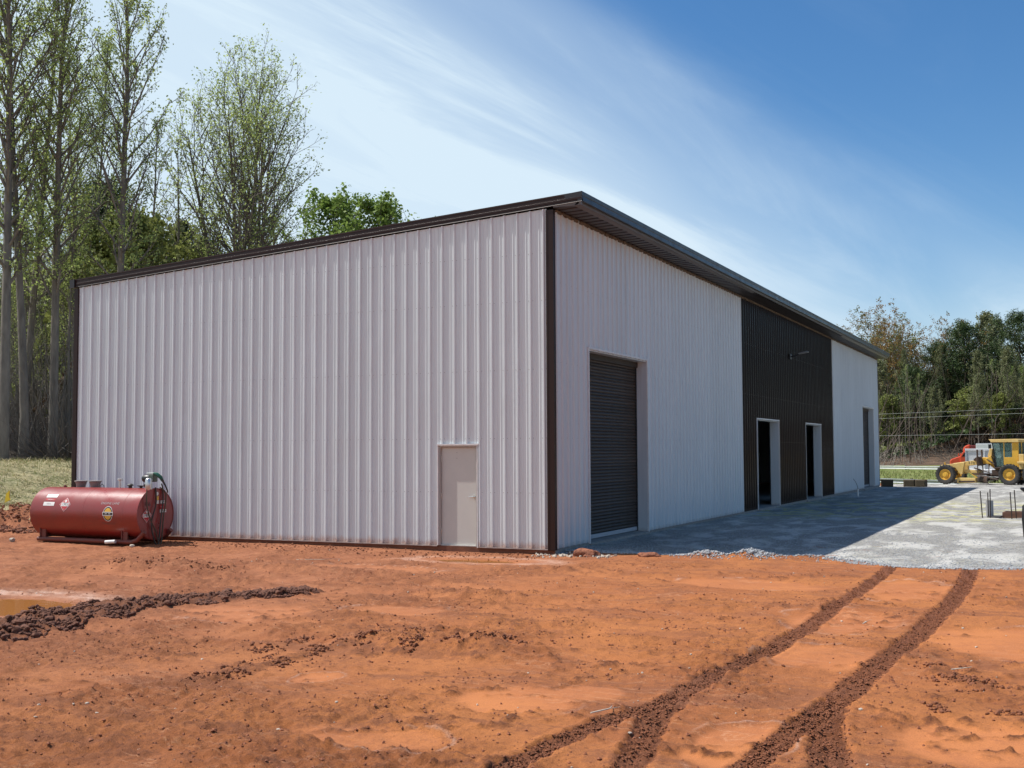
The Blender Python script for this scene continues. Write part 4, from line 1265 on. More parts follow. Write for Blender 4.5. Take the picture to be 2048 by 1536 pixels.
# footing with reinforcing bars
m_rust = pmat('rusty_rebar', (.055, .035, .028), (.035, .025, .022), 20, .8)
m_board = pmat('form_board', (.20, .095, .06), (.13, .06, .04), 6, .85, stretch=(1, 6, 6))
for i, (x, y, hh, dx, lab) in enumerate(((7.18, 16.9, .84, -.05, 'leftmost of the rusty rebar stakes beside the grey pipe sleeve'), (7.33, 17.2, .78, 0., 'shorter rusty rebar stake between two others at the grey pipe sleeve'), (7.40, 17.0, .90, .01, 'tallest rusty rebar stake of the left cluster at the grey pipe sleeve'), (8.02, 16.9, .82, -.03, 'rusty rebar stake at the brown form board, nearer the pipe sleeve'), (8.14, 17.1, .87, -.04, 'rusty rebar stake at the brown form board, nearer the black frame'))):
    mb = MB(); z0 = height1(x, y)
    mb.tube([(0, 0, -.1), (dx, 0, hh)], .016, 7)
    k = .0
    while k < hh: mb.lathe([(.019, k), (.019, k + .012)], (dx * k / hh, 0, 0), 'z', 7); k += .05
    o = mb.build('rebar_stake', m_rust, smooth=False); o.location = (x, y, z0); tag(o, lab, 'rebar', 'rebar stakes at the footing')
mb = MB(); mb.lathe([(.11, -.05), (.11, .52), (.10, .52), (.10, -.05)], (0, 0, 0), 'z', 24, caps=False)
o = mb.build('pipe_sleeve', pmat('grey_sleeve', (.33, .33, .34), (.27, .27, .28), 6, .6), smooth=True); o.location = (7.36, 17.45, height1(7.36, 17.45)); tag(o, 'grey pipe sleeve standing in gravel behind the left rebar stakes', 'pipe')
fb = thing('footing_form', 'low brown wooden form board edging a dark footing hole in the gravel', 'form board', (8.25, 17.3, height1(8.25, 17.3)), R(-3))
mb = MB(); mb.box(-.52, .9, -.02, .02, -.05, .16); mb.build('board', m_board, fb, bevel=.004)
mb = MB(); mb.box(-.52, .9, .86, .90, -.05, .16); mb.build('board', m_board, fb, bevel=.004)
mb = MB(); mb.box(-.52, -.48, .02, .86, -.05, .16); mb.build('board', m_board, fb, bevel=.004)
mb = MB(); mb.box(-.95, -.55, -.25, .45, .0, .035); o = mb.build('footing_hole_patch', pmat('hole_shade_dark', (.05, .045, .042), (.08, .075, .07), 9, .9, bump=.03), fb, bevel=.02)  # flat dark slab, its colour standing in for shade inside the hole

# black steel lift frame cut by the right edge of the picture
lf = thing('lift_frame', 'black steel equipment frame with rounded post and top arm beside the footing boards', 'equipment frame', (9.0, 5.9, height1(9.0, 5.9)), R(24))
for x_ in (-.22, .75):
    mb = MB(); mb.tube([(x_ + .05, 0, .02), (x_ - .03, 0, .25), (x_ - .06, 0, .60), (x_ - .05, 0, .88), (x_ + .04, 0, .96), (x_ + .10, 0, .90)], [.07, .075, .065, .062, .062, .05], 12); mb.build('post', m_black, lf, smooth=True)
    mb = MB(); mb.box(x_ - .04, x_ + .20, -.12, .12, .0, .045); mb.build('foot', m_black, lf, bevel=.012)
for z_ in (.22, .52, .80):
    mb = MB(); mb.box(-.2, .75, -.03, .03, z_ - .03, z_ + .03); mb.build('crossbar', m_black, lf, bevel=.006)
mb = MB(); mb.tube([(-.36, -.02, 1.28), (-.28, 0, 1.25), (-.05, 0, 1.18), (.4, 0, 1.14), (.9, 0, 1.10)], [.025, .05, .045, .06, .06], 10); mb.build('top_arm', m_black, lf, smooth=True)
mb = MB(); mb.tube([(.3, 0, .80), (.3, 0, 1.14)], .04, 8); mb.build('strut', m_black, lf, smooth=True)
mb = MB(); mb.box(.05, 1.6, -.35, .35, .80, 1.0); mb.box(.4, 1.7, -.3, .3, .3, .8); mb.build('machine_body', m_black, lf, bevel=.05)

# ------------------------------------------------------------------ road grader and trucks
m_yel = pmat('machine_yellow', (.72, .43, .055), (.60, .33, .045), 3.0, .45, rvar=.1)
m_yelp = pmat('sun_bleached_yellow', (.70, .50, .20), (.62, .42, .13), 3.0, .5)
m_tyre = pmat('tyre_rubber', (.030, .029, .028), (.055, .050, .045), 7, .85, bump=.006)
m_gunk = pmat('greasy_steel', (.085, .045, .028), (.04, .028, .022), 7, .6)
m_glass, t, b, o = new_mat('cab_glass')
b.inputs['Base Color'].default_value = (.30, .42, .38, 1); b.inputs['Roughness'].default_value = .04; b.inputs['Transmission Weight'].default_value = .75; b.inputs['IOR'].default_value = 1.3
m_orange = pmat('orange_truck_paint', (.72, .085, .022), (.66, .075, .02), 3, .3, coat=.5)
m_wht = pmat('white_truck_paint', (.70, .71, .72), (.62, .63, .64), 3, .4)
m_greyp = pmat('grey_truck_panel', (.36, .40, .44), (.3, .33, .37), 3, .5)
m_dglass = pmat('dark_window', (.015, .018, .02), None, 3, .08)


def wheel(parent, x, y, r, wd, rimmat, lugs=22, side=1):
    g = bpy.data.objects.new('wheel', None); col.objects.link(g); g.parent = parent; g.location = (x, y, r)
    mb = MB()
    h = wd / 2
    mb.lathe([(r * .56, -h * .8), (r * .70, -h), (r * .90, -h), (r * .97, -h * .75), (r * .985, 0), (r * .97, h * .75), (r * .90, h), (r * .70, h), (r * .56, h * .8), (r * .56, -h * .8)], (0, 0, 0), 'y', 32, caps=False)
    for k in range(lugs):
        for sg in (-1, 1):
            t0 = 2 * math.pi * (k + (.5 if sg > 0 else 0)) / lugs
            ct, st_ = math.cos(t0), math.sin(t0)
            Mx = Matrix(((ct, 0, -st_), (0, 1, 0), (st_, 0, ct)))
            mb.obox((ct * r * .985, sg * h * .48, st_ * r * .985), r * .03, h * .46, r * .045, Mx)
    mb.build('tyre', m_tyre, g, smooth=True, angle=30)
    mb = MB()
    mb.lathe([(r * .57, h * .8), (r * .53, h * .82), (r * .50, h * .45), (r * .30, h * .30), (r * .28, h * .62), (r * .16, h * .66), (r * .15, h * .8), (.0, h * .8)], (0, 0, 0), 'y', 28, caps=False)
    mb.lathe([(r * .57, -h * .8), (r * .50, -h * .45), (r * .25, -h * .3), (0, -h * .3)], (0, 0, 0), 'y', 28, caps=False)
    mb.build('rim', rimmat, g, smooth=True)
    return g


GZ = height1(4.8, 54.8)
gr = thing('road_grader', 'yellow motor grader with glazed cab parked on the gravel past the building', 'grader', (3.05, 54.91, GZ), R(165.7))
wheel(gr, 0, 1.0, .60, .36, m_yel, 20); wheel(gr, 0, -1.0, .60, .36, m_yel, 20)
for x_ in (-3.80, -5.15):
    for y_ in (1.02, -1.02): wheel(gr, x_, y_, .63, .40, m_yel, 20)
GS = .86
def gp(name, poly, y0, y1, mat=None, bev=.02):
    mb = MB(); mb.prism([(p[0] * GS, p[1]) for p in poly], y0, y1, 'y'); return mb.build(name, mat or m_yel, gr, bevel=bev)
gp('front_axle', [(-.12, .50), (.12, .50), (.12, .78), (-.12, .78)], -.85, .85, m_gunk)
gp('front_bolster', [(.20, 1.20), (-1.15, 1.36), (-.98, .62), (-.82, .60), (-.50, 1.00), (.05, 1.12)], .30, .52, m_yelp)
gp('front_bolster', [(.20, 1.20), (-1.15, 1.36), (-.98, .62), (-.82, .60), (-.50, 1.00), (.05, 1.12)], -.52, -.30, m_yelp)
gp('nose_frame', [(.62, .70), (.70, .95), (.55, 1.18), (.10, 1.22), (.0, .90), (.3, .7)], -.45, .45, m_yelp, .05)
gp('lamp_bracket', [(.30, 1.16), (.36, 1.34), (.26, 1.34), (.2, 1.16)], .35, .45, m_yel, .005)
gp('main_frame', [(-.2, 1.02), (-.2, 1.28), (-2.1, 1.52), (-2.1, 1.22)], -.17, .17, m_yelp)
fr = gp('main_frame_arch', [(-2.0, 1.20), (-2.0, 1.50), (-2.35, 1.66), (-2.75, 1.62), (-3.3, 1.25), (-3.9, .95), (-3.9, .70), (-3.3, .80), (-2.8, 1.15), (-2.45, 1.28)], -.20, .20, m_yel, .03)
text_mesh('570 B', .24, 0, 0, lambda u, v: (-1.42 - u, .178, 1.285 + v - u * .12), 'lettering', m_lblk, gr, space=1.15)
gp('drawbar', [(-.9, .80), (-.9, .90), (-2.1, .86), (-2.1, .68), (-1.2, .70)], -.34, .34, m_yelp)
mb = MB(); mb.lathe([(.62, -.05), (.66, -.04), (.66, .04), (.62, .05)], (-1.9, 0, .62), 'z', 28); mb.build('blade_circle', m_gunk, gr)
mb = MB()
bp_ = []
for k in range(9):
    a_ = -1.0 + 2.0 * k / 8
    bp_.append((-.12 + .22 * math.cos(a_), .30 + .27 * math.sin(a_)))
rotb = R(68)
vs = []
for yy_ in (-1.75, 1.75):
    for (px_, pz_) in bp_ + [(p[0] - .03, p[1]) for p in reversed(bp_)]:
        vs.append((-1.9 + px_ * math.cos(R(28)) - yy_ * math.sin(R(28)), px_ * math.sin(R(28)) + yy_ * math.cos(R(28)), pz_))
n_ = len(bp_) * 2
mb.add(vs, [tuple(range(n_)), tuple(range(n_, 2 * n_))] + [(i, (i + 1) % n_, n_ + (i + 1) % n_, n_ + i) for i in range(n_)])
mb.build('moldboard', m_gunk, gr)
gp('scarifier_box', [(-.75, .08), (-.75, .40), (-2.05, .40), (-2.05, .10)], .60, .95, m_yelp)
gp('scarifier_tine_bar', [(-.9, .12), (-.9, .22), (-2.0, .24), (-2.0, .14)], .96, 1.0, m_gunk, .004)
gp('link_arm', [(-1.6, .66), (-1.5, .72), (-1.95, .42), (-2.1, .40)], .5, .62, m_yel)
for (p0, p1, r0) in (((-2.02, .42, 2.12), (-2.05, .50, .66), .035), ((-2.02, -.42, 2.12), (-2.05, -.50, .66), .035), ((-1.75, .35, 1.00), (-2.85, .45, .72), .03), ((-2.7, .5, 1.55), (-3.45, .62, 1.12), .035), ((-2.75, .2, 1.45), (-2.85, .6, .75), .028), ((-2.6, .3, .6), (-3.6, .3, .5), .05), ((-2.3, .62, .5), (-3.5, .62, .28), .04), ((-2.4, .3, .22), (-3.5, .5, .42), .035)):
    p0 = (p0[0] * GS, p0[1], p0[2]); p1 = (p1[0] * GS, p1[1], p1[2])
    mb = MB(); mb.tube([p0, p1], r0, 8); q = (Vector(p0) + Vector(p1)) / 2; mb.tube([p0, q], r0 * 1.5, 8); mb.build('hydraulic_ram', m_gunk, gr, smooth=True)
gp('lift_saddle', [(-1.72, 1.45), (-1.72, 1.55), (-2.0, 1.72), (-2.3, 1.60), (-2.35, 1.20), (-2.0, 1.12), (-1.95, 1.42)], .17, .36, m_gunk)
gp('lift_saddle', [(-1.72, 1.45), (-1.72, 1.55), (-2.0, 1.72), (-2.3, 1.60), (-2.35, 1.20), (-2.0, 1.12), (-1.95, 1.42)], -.36, -.17, m_gunk)
gp('control_console', [(-2.95, 1.50), (-2.70, 1.72), (-2.86, 2.18), (-3.05, 2.18)], -.35, .35, m_yelp)
gp('console_pillar', [(-2.70, 1.30), (-2.62, 1.55), (-3.0, 1.75), (-3.2, 1.2)], -.4, .55, m_yel)
gp('belly_plate', [(-3.0, .55), (-3.0, .9), (-4.9, .95), (-4.9, .55)], -.45, .45, m_gunk)
# cab: pillars, lower panels, windows, roof
def bar(name, p0, p1, r, mat=m_yel):
    mb = MB(); mb.tube([p0, p1], r, 4); return mb.build(name, mat, gr)
CY = .72
gp('cab_floor', [(-3.25, .98), (-3.25, 1.06), (-4.95, 1.06), (-4.95, .98)], -CY, CY, m_gunk)
for y0, y1 in ((CY - .05, CY), (-CY, -CY + .05)):
    gp('cab_side_panel', [(-3.98, 1.08), (-3.98, 1.66), (-4.90, 1.66), (-4.90, 1.08)], y0, y1, m_yel, .01)
    gp('cab_corner_post', [(-4.50, 1.66), (-4.50, 2.55), (-4.90, 2.55), (-4.90, 1.66)], y0, y1, m_yel, .01)
    gp('cab_mid_post', [(-3.93, 1.06), (-3.93, 2.56), (-3.99, 2.56), (-3.99, 1.06)], y0, y1, m_yel, .004)
    gp('cab_front_post', [(-3.40, 1.06), (-3.14, 2.56), (-3.20, 2.56), (-3.46, 1.06)], y0, y1, m_black, .004)
    gp('window_glass', [(-4.02, 1.68), (-4.02, 2.52), (-4.48, 2.52), (-4.48, 1.68)], y0 + .02, y0 + .03, m_glass, 0)
    gp('door_glass', [(-3.44, 1.10), (-3.20, 2.52), (-3.91, 2.52), (-3.91, 1.10)], y0 + .02, y0 + .03, m_glass, 0)
gp('cab_front_panel', [(-3.30, 1.06), (-3.36, 1.06), (-3.26, 1.60), (-3.20, 1.60)], -CY, CY, m_black, .004)
gp('cab_roof', [(-2.98, 2.74), (-3.12, 2.60), (-3.12, 2.56), (-5.0, 2.56), (-5.0, 2.70), (-4.9, 2.76)], -CY - .14, CY + .14, m_yelp, .02)
gp('cab_rear_panel', [(-4.86, 1.06), (-4.86, 1.66), (-4.92, 1.66), (-4.92, 1.06)], -CY, CY, m_yel, .01)
for y0 in (-CY, -.06, CY - .12): gp('cab_rear_post', [(-4.86, 1.66), (-4.86, 2.56), (-4.92, 2.56), (-4.92, 1.66)], y0, y0 + .12, m_yel, .01)
for y0, y1 in ((-CY + .12, -.06), (.06, CY - .12)): gp('rear_window_glass', [(-4.88, 1.68), (-4.88, 2.54), (-4.90, 2.54), (-4.90, 1.68)], y0, y1, m_glass, 0)
gp('seat', [(-4.2, 1.06), (-4.2, 1.45), (-3.75, 1.48), (-3.75, 1.4), (-4.05, 1.06)], -.25, .25, m_black, .03)
gp('seat_back', [(-4.2, 1.45), (-4.32, 1.95), (-4.40, 1.95), (-4.30, 1.45)], -.25, .25, m_black, .03)
mb = MB(); mb.tube([(-2.9, 0, 1.1), (-3.1, 0, 1.75)], .05, 8); mb.lathe([(.17, -.01), (.19, 0), (.17, .01)], (-3.12, 0, 1.78), 'z', 20); mb.build('steering_column', m_black, gr)
gp('engine_hood', [(-4.98, 1.0), (-4.98, 1.72), (-7.2, 1.62), (-7.3, 1.0)], -.48, .48, m_yel, .05)
gp('rear_fender', [(-5.0, 1.28), (-4.96, 1.40), (-5.2, 1.42), (-6.4, 1.40), (-6.4, 1.30)], .50, 1.2, m_yelp, .02)
gp('battery_box', [(-5.02, .95), (-5.02, 1.85), (-5.35, 1.85), (-5.35, .95)], .48, .98, m_yelp, .02)
gp('fuel_box', [(-4.98, .42), (-4.98, .95), (-5.0, .95), (-5.0, .42)], .7, 1.1, m_wht, .0)
gp('tandem_case', [(-4.0, .45), (-4.0, .80), (-5.85, .80), (-5.85, .45)], .62, .80, m_yel, .05)
mb = MB(); mb.box(-2.68, -2.54, .74, .86, 2.18, 2.45); mb.build('mirror', m_black, gr, bevel=.01)
mb = MB(); mb.tube([(-5.4, .2, 1.6), (-5.4, .2, 2.3)], .05, 8); mb.build('exhaust', m_gunk, gr, smooth=True)

# orange truck further back, nose towards the left
TKX, TKY = -1.20, 103.6
TZ = height1(TKX, TKY)
tk = thing('orange_truck', 'bright orange truck with roof fairing half hidden behind the yellow grader', 'truck', (TKX, TKY, TZ), R(-162))
def tp(name, poly, y0, y1, mat, bev=.04, par=None):
    par = par or tk
    mb = MB(); mb.prism([(p[0], p[1] - (TZ if par is tk else 0)) for p in poly], y0, y1, 'y'); return mb.build(name, mat, par, bevel=bev)
tk.rotation_euler = (0, 0, R(180))
tp('hood', [(.0, .30), (-.04, .82), (-.20, .98), (-1.10, 1.30), (-1.10, .30)], -.95, .95, m_orange, .08)
tp('grille', [(.02, .60), (-.01, .85), (-.05, .85), (-.04, .60)], -.55, .55, m_dglass, .01)
tp('cab', [(-1.0, .5), (-1.0, 1.20), (-1.30, 1.70), (-1.5, 1.80), (-3.0, 1.80), (-3.0, .5)], -1.05, 1.05, m_orange, .06)
tp('roof_fairing', [(-1.25, 1.72), (-1.32, 2.05), (-1.50, 2.30), (-1.80, 2.42), (-1.98, 2.42), (-1.98, 1.72)], -.85, .85, m_orange, .1)
tp('sleeper_box', [(-2.0, 1.78), (-2.0, 2.36), (-2.62, 2.36), (-2.62, 1.78)], -.95, .95, pmat('dark_red_sleeper', (.22, .035, .03), None, 3, .4), .04)
tp('side_window', [(-1.18, 1.22), (-1.42, 1.60), (-2.05, 1.62), (-2.05, 1.22)], -1.062, -1.035, m_dglass, .003)
tp('side_window', [(-1.18, 1.22), (-1.42, 1.60), (-2.05, 1.62), (-2.05, 1.22)], 1.035, 1.062, m_dglass, .003)
tp('windscreen', [(-1.02, 1.24), (-1.28, 1.66), (-1.32, 1.66), (-1.06, 1.24)], -.9, .9, m_dglass, .003)
for y_ in (-1.3, 1.14): tp('mirror', [(-.85, 1.25), (-.85, 1.55), (-.95, 1.55), (-.95, 1.25)], y_, y_ + .16, m_orange, .02)
for y_ in (.9, -.9):
    wheel(tk, -.75, y_ * .8, .36, .26, m_silver, 0); wheel(tk, -3.4, y_, .42, .26, m_silver, 0)
tp('chassis', [(-2.9, .5), (-2.9, .75), (-4.6, .75), (-4.6, .5)], -.4, .4, m_black, .01)
# white truck body and box behind the grader
wb = thing('dump_trailer', 'white straight sided trailer body with grey front end seen behind the grader frame', 'trailer', (3.72, 59.6, height1(4.0, 59.4)), R(174))
Hh = 2.04 + (897 - 897.5) / 2300. * 76 - height1(4.0, 59.4)
tp('front_end', [(0, .95), (0, Hh - .05), (-.14, Hh - .05), (-.14, .95)], -1.1, 1.14, m_greyp, .02, wb)
tp('side_panel', [(-.14, .95), (-.14, Hh - .10), (-2.28, Hh - .10), (-2.28, .80)], 1.0, 1.1, m_wht, .01, wb)
tp('side_panel', [(-2.32, .80), (-2.32, Hh - .10), (-4.6, Hh - .10), (-4.6, .80)], 1.0, 1.1, m_wht, .01, wb)
tp('side_panel', [(-.14, .95), (-.14, Hh - .10), (-4.6, Hh - .10), (-4.6, .80)], -1.1, -1.0, m_wht, .01, wb)
tp('top_rail', [(0, Hh - .14), (0, Hh), (-4.6, Hh), (-4.6, Hh - .14)], .98, 1.16, m_wht, .02, wb)
for x_ in (-1.15, -2.3, -3.45): tp('stake', [(x_, .8), (x_, Hh - .1), (x_ - .07, Hh - .1), (x_ - .07, .8)], 1.1, 1.17, m_wht, .005, wb)
tp('floor_pan', [(-.0, .85), (-.0, .98), (-4.6, .98), (-4.6, .75)], -1.1, 1.1, m_wht, .01, wb)
tp('fender', [(-.2, .95), (-.9, .5), (-2.6, .30), (-4.2, .45), (-4.5, .85)], .6, 1.25, m_wht, .06, wb)
for x_ in (-3.2,): wheel(wb, x_, .9, .38, .24, m_silver, 0); wheel(wb, x_, -.9, .38, .24, m_silver, 0)
vb = thing('box_truck', 'white box truck body rising behind the trailer and the grader cab', 'box truck', (3.9, 66.5, height1(5, 66.5)), R(175))
Vh = 2.04 + (897 - 888) / 2300. * 83 - height1(5, 66.5)
tp('cargo_box', [(0, .9), (0, Vh), (-4.0, Vh), (-4.0, .9)], -1.1, 1.1, m_wht, .03, vb)
tp('roof_rail', [(-.02, Vh), (-.02, Vh + .03), (-3.98, Vh + .03), (-3.98, Vh)], 1.0, 1.08, m_greyp, .005, vb)
tp('chassis', [(-.2, .5), (-.2, .88), (-3.9, .88), (-3.9, .5)], -.6, .6, m_black, .01, vb)
for x_ in (-.8, -3.2): wheel(vb, x_, .95, .4, .25, m_silver, 0); wheel(vb, x_, -.95, .4, .25, m_silver, 0)

# guard rails
m_rail = pmat('galvanised_rail', (.50, .53, .53), (.40, .43, .44), 2., .45, metal=.3)
m_railw = pmat('white_guard_rail', (.74, .74, .70), (.66, .66, .62), 2., .5)  # far rail is plain white, paler than the near one
m_post = pmat('weathered_post', (.10, .085, .07), (.07, .06, .05), 4., .8)
def guard(label, p0, p1, z0, z1, step, mat, name='guard_rail'):
    """beam between two ends, heights of the beam centre given at both ends; posts run down to the ground"""
    g = thing(name, label, 'guard rail', (p0[0], p0[1], 0))
    L = math.hypot(p1[0] - p0[0], p1[1] - p0[1]); ux, uy = (p1[0] - p0[0]) / L, (p1[1] - p0[1]) / L
    nx, ny = uy, -ux
    prof = [(0, -.155), (.03, -.14), (.03, -.09), (-.03, -.035), (-.03, .035), (.03, .09), (.03, .14), (0, .155)]
    mb = MB(); vs = []
    for (q, z) in ((0, z0), (L, z1)):
        for o, h in prof: vs.append((ux * q + nx * (o + .10), uy * q + ny * (o + .10), z + h))
    n = len(prof)
    mb.add(vs, [(i, i + 1, n + i + 1, n + i) for i in range(n - 1)])
    mb.build('beam', mat, g)
    q = 1.2
    while q < L:
        x, y = p0[0] + ux * q, p0[1] + uy * q; z = z0 + (z1 - z0) * q / L; zg = height1(x, y)
        mb = MB(); mb.box(ux * q - .07, ux * q + .07, uy * q - .07, uy * q + .07, zg - .3, z + .20)
        mb.build('post', m_post, g)
        q += step
guard('near guard rail, dull grey, between the gravel and the grass verge', (-8.0, 60.6), (3.2, 58.2), .02, -.20, 2.4, m_rail)
guard('far guard rail, bright white band with dark posts along the road', (-24, 99.5), (24, 87.0), .36, .02, 3.8, m_railw)

# overhead lines crossing in front of the far wood
m_wire = pmat('aluminium_cable', (.42, .45, .42), None, 3., .5)
for i, (za, zb, lab) in enumerate(((5.55, 5.85, 'highest of the three overhead cables in front of the far trees'), (5.10, 5.38, 'middle overhead cable, just under the highest, in front of the far trees'), (3.35, 3.42, 'lowest of the three overhead cables in front of the far trees'))):
    mb = MB(); pts = []
    for k in range(25):
        q = k / 24
        pts.append((-45 + 90 * q, 104.5 - 14 * q, za + (zb - za) * (q - .44) / .16 + 2.2 * (q - .52) ** 2))
    mb.tube(pts, .010, 5); o = mb.build('overhead_cable', m_wire, smooth=True); tag(o, lab, 'cable', 'overhead cables')
for (x, y, lab) in ((-45, 104.5, 'wooden utility pole at the western end of the cables'), (45, 90.5, 'wooden utility pole at the eastern end of the cables')):
    mb = MB(); mb.tube([(0, 0, -.5), (0, 0, 9.5)], [.17, .12], 10); o = mb.build('utility_pole', m_post, smooth=True); o.location = (x, y, height1(x, y)); tag(o, lab, 'utility pole')

# ------------------------------------------------------------------ loose clods, stones, straw
def ico(sub=0):
    bm = bmesh.new(); bmesh.ops.create_icosphere(bm, subdivisions=sub + 1, radius=1)
    v = np.array([q.co[:] for q in bm.verts]); f = np.array([[q.index for q in p.verts] for p in bm.faces]); bm.free()
    return v, f


def rot_mats(rg, n):
    q = rg.normal(size=(n, 4)); q /= np.linalg.norm(q, axis=1)[:, None]
    a, b_, c_, d = q.T
    return np.stack([np.stack([1 - 2 * (c_ * c_ + d * d), 2 * (b_ * c_ - a * d), 2 * (b_ * d + a * c_)], -1),
                     np.stack([2 * (b_ * c_ + a * d), 1 - 2 * (b_ * b_ + d * d), 2 * (c_ * d - a * b_)], -1),
                     np.stack([2 * (b_ * d - a * c_), 2 * (c_ * d + a * b_), 1 - 2 * (b_ * b_ + c_ * c_)], -1)], 1)


def scatter(name, pts, sizes, mat, seed, sub=0, flat=.7, label=None, sink=.25):
    rg = np.random.default_rng(seed)
    bv, bf = ico(sub) if sub >= 0 else (np.array([[1, 0, 0], [-1, 0, 0], [0, 1, 0], [0, -1, 0], [0, 0, 1], [0, 0, -1.]]), np.array([[0, 2, 4], [2, 1, 4], [1, 3, 4], [3, 0, 4], [2, 0, 5], [1, 2, 5], [3, 1, 5], [0, 3, 5]]))
    n = len(pts)
    if n == 0: return
    variants = [bv * (1 + .45 * (rg.random((len(bv), 1)) - .5)) for _ in range(12)]
    vi = rg.integers(0, 12, n)
    base = np.stack(variants)[vi]
    sc3 = np.stack([.75 + .6 * rg.random(n), .75 + .6 * rg.random(n), flat * (.75 + .5 * rg.random(n))], 1)
    base = base * sc3[:, None, :]
    th = rg.random(n) * 6.283; c_, s_ = np.cos(th), np.sin(th)
    tl = (rg.random(n) - .5) * .9
    x = base[..., 0]; y = base[..., 1]; z = base[..., 2]
    y, z = y * np.cos(tl)[:, None] - z * np.sin(tl)[:, None], y * np.sin(tl)[:, None] + z * np.cos(tl)[:, None]
    X = x * c_[:, None] - y * s_[:, None]; Y = x * s_[:, None] + y * c_[:, None]
    P = np.stack([X, Y, z], -1) * sizes[:, None, None]
    zz_ = terrain(pts[:, 0], pts[:, 1])[0]
    P[..., 0] += pts[:, 0:1]; P[..., 1] += pts[:, 1:2]; P[..., 2] += (zz_ + sizes * flat * (1 - 2 * sink))[:, None]
    Fc = (bf[None] + (np.arange(n) * len(bv))[:, None, None]).reshape(-1, 3)
    o = np_mesh(name, P.reshape(-1, 3), Fc, mat)
    return tag(o, kind='stuff')


def along(P, n, w, rg, taper=None):
    seg = np.array(P); d = np.hypot(*(seg[1:] - seg[:-1]).T); cum = np.concatenate([[0], np.cumsum(d)])
    t = rg.random(n) * cum[-1]
    i = np.clip(np.searchsorted(cum, t) - 1, 0, len(d) - 1); u = (t - cum[i]) / d[i]
    p = seg[i] + (seg[i + 1] - seg[i]) * u[:, None]
    nn = (seg[i + 1] - seg[i]) / d[i][:, None]; nn = np.stack([-nn[:, 1], nn[:, 0]], 1)
    k = np.ones(n) if taper is None else taper(t / cum[-1])
    return p + nn * (np.clip(rg.normal(size=n), -1.7, 1.7) * w * k)[:, None]


rg = np.random.default_rng(11)
m_crumb = pmat('track_crumbs', (0.25, 0.084, 0.032), (0.14, 0.047, 0.020), 60, .9, bump=.004)
P1 = along(BERM, 15000, .40, rg, lambda u: 1 - .55 * u)
P1 = P1 + np.stack([fbm(P1[:, 1] * 1.1, P1[:, 0], 3, 311), fbm(P1[:, 0] * 1.1, P1[:, 1], 3, 312)], 1) * .22
P1 = P1[fbm(P1[:, 0] * 3, P1[:, 1] * 3, 3, 313) > -.22 + .2 * rg.random(len(P1))]
scatter('clods', P1, .007 + .031 * rg.random(len(P1)) ** 2.8, m_clod, 1, 0, .8)
P2 = along(BERM, 130, .36, rg, lambda u: 1 - .45 * u)
scatter('clods', P2, .030 + .035 * rg.random(len(P2)) ** 2, m_clod, 2, 1, .75)
P3 = np.vstack([along(ROW2, 2200, .16, rg), along(ROW3, 500, .16, rg), along([(2.9, -10.9), (3.4, -10.5), (4.2, -10.45)], 900, .16, rg), along([(1.6, -11.6), (1.3, -11.1), (1.5, -10.3)], 500, .12, rg), along([(-7.2, -5.6), (-5.6, -5.3), (-4.2, -5.1)], 1100, .25, rg), along([(8.5, -11.5), (9.3, -11.2)], 500, .15, rg)])
nz = fbm(P3[:, 0] * 2.2, P3[:, 1] * 2.2, 3, 301); P3 = P3[nz > .02 + .25 * rg.random(len(P3)) - .1]
scatter('clods', P3, .005 + .022 * rg.random(len(P3)) ** 3, m_crumb, 3, 0, .8)
trk = []
for Pq, n, w_ in ((TRACK_A, 8500, .074), (TRACK_A2, 3800, .07), (TRACK_B, 9500, .084), (TRACK_B2, 3800, .07)):
    q = along([p for p in Pq if p[1] > -15.2], n, w_, rg); trk.append(q)
P4 = np.vstack(trk)
scatter('track_crumbs', P4, .003 + .012 * rg.random(len(P4)) ** 2.2, m_crumb, 4, -1, .7, sink=.42)
P5 = np.stack([rg.uniform(-6, 10.5, 90000), rg.uniform(-16, .2, 90000)], 1)
dcam = np.hypot(P5[:, 0] - CAM.x, P5[:, 1] - CAM.y); P5 = P5[(rg.random(len(P5)) < np.clip(14. / dcam, 0, 1) ** 2)]
hw = terrain(P5[:, 0], P5[:, 1]); cn = sstep(-.15, .35, fbm(P5[:, 0] * 1.3, P5[:, 1] * 1.3, 4, 302))
P5 = P5[rg.random(len(P5)) < (.04 + .50 * cn + .35 * hw[4]) * (1 - .95 * hw[2])]
scatter('clay_crumbs', P5, .003 + .016 * rg.random(len(P5)) ** 4, pmat('clay_crumbs', (0.32, 0.110, 0.048), (0.17, 0.060, 0.030), 40, .9), 5, -1, .75)
P6 = np.stack([rg.uniform(-6, 10.5, 260), rg.uniform(-16, -.3, 260)], 1)
scatter('pale_chips', P6, .006 + .012 * rg.random(len(P6)) ** 2, m_bone, 6, 0, .7)
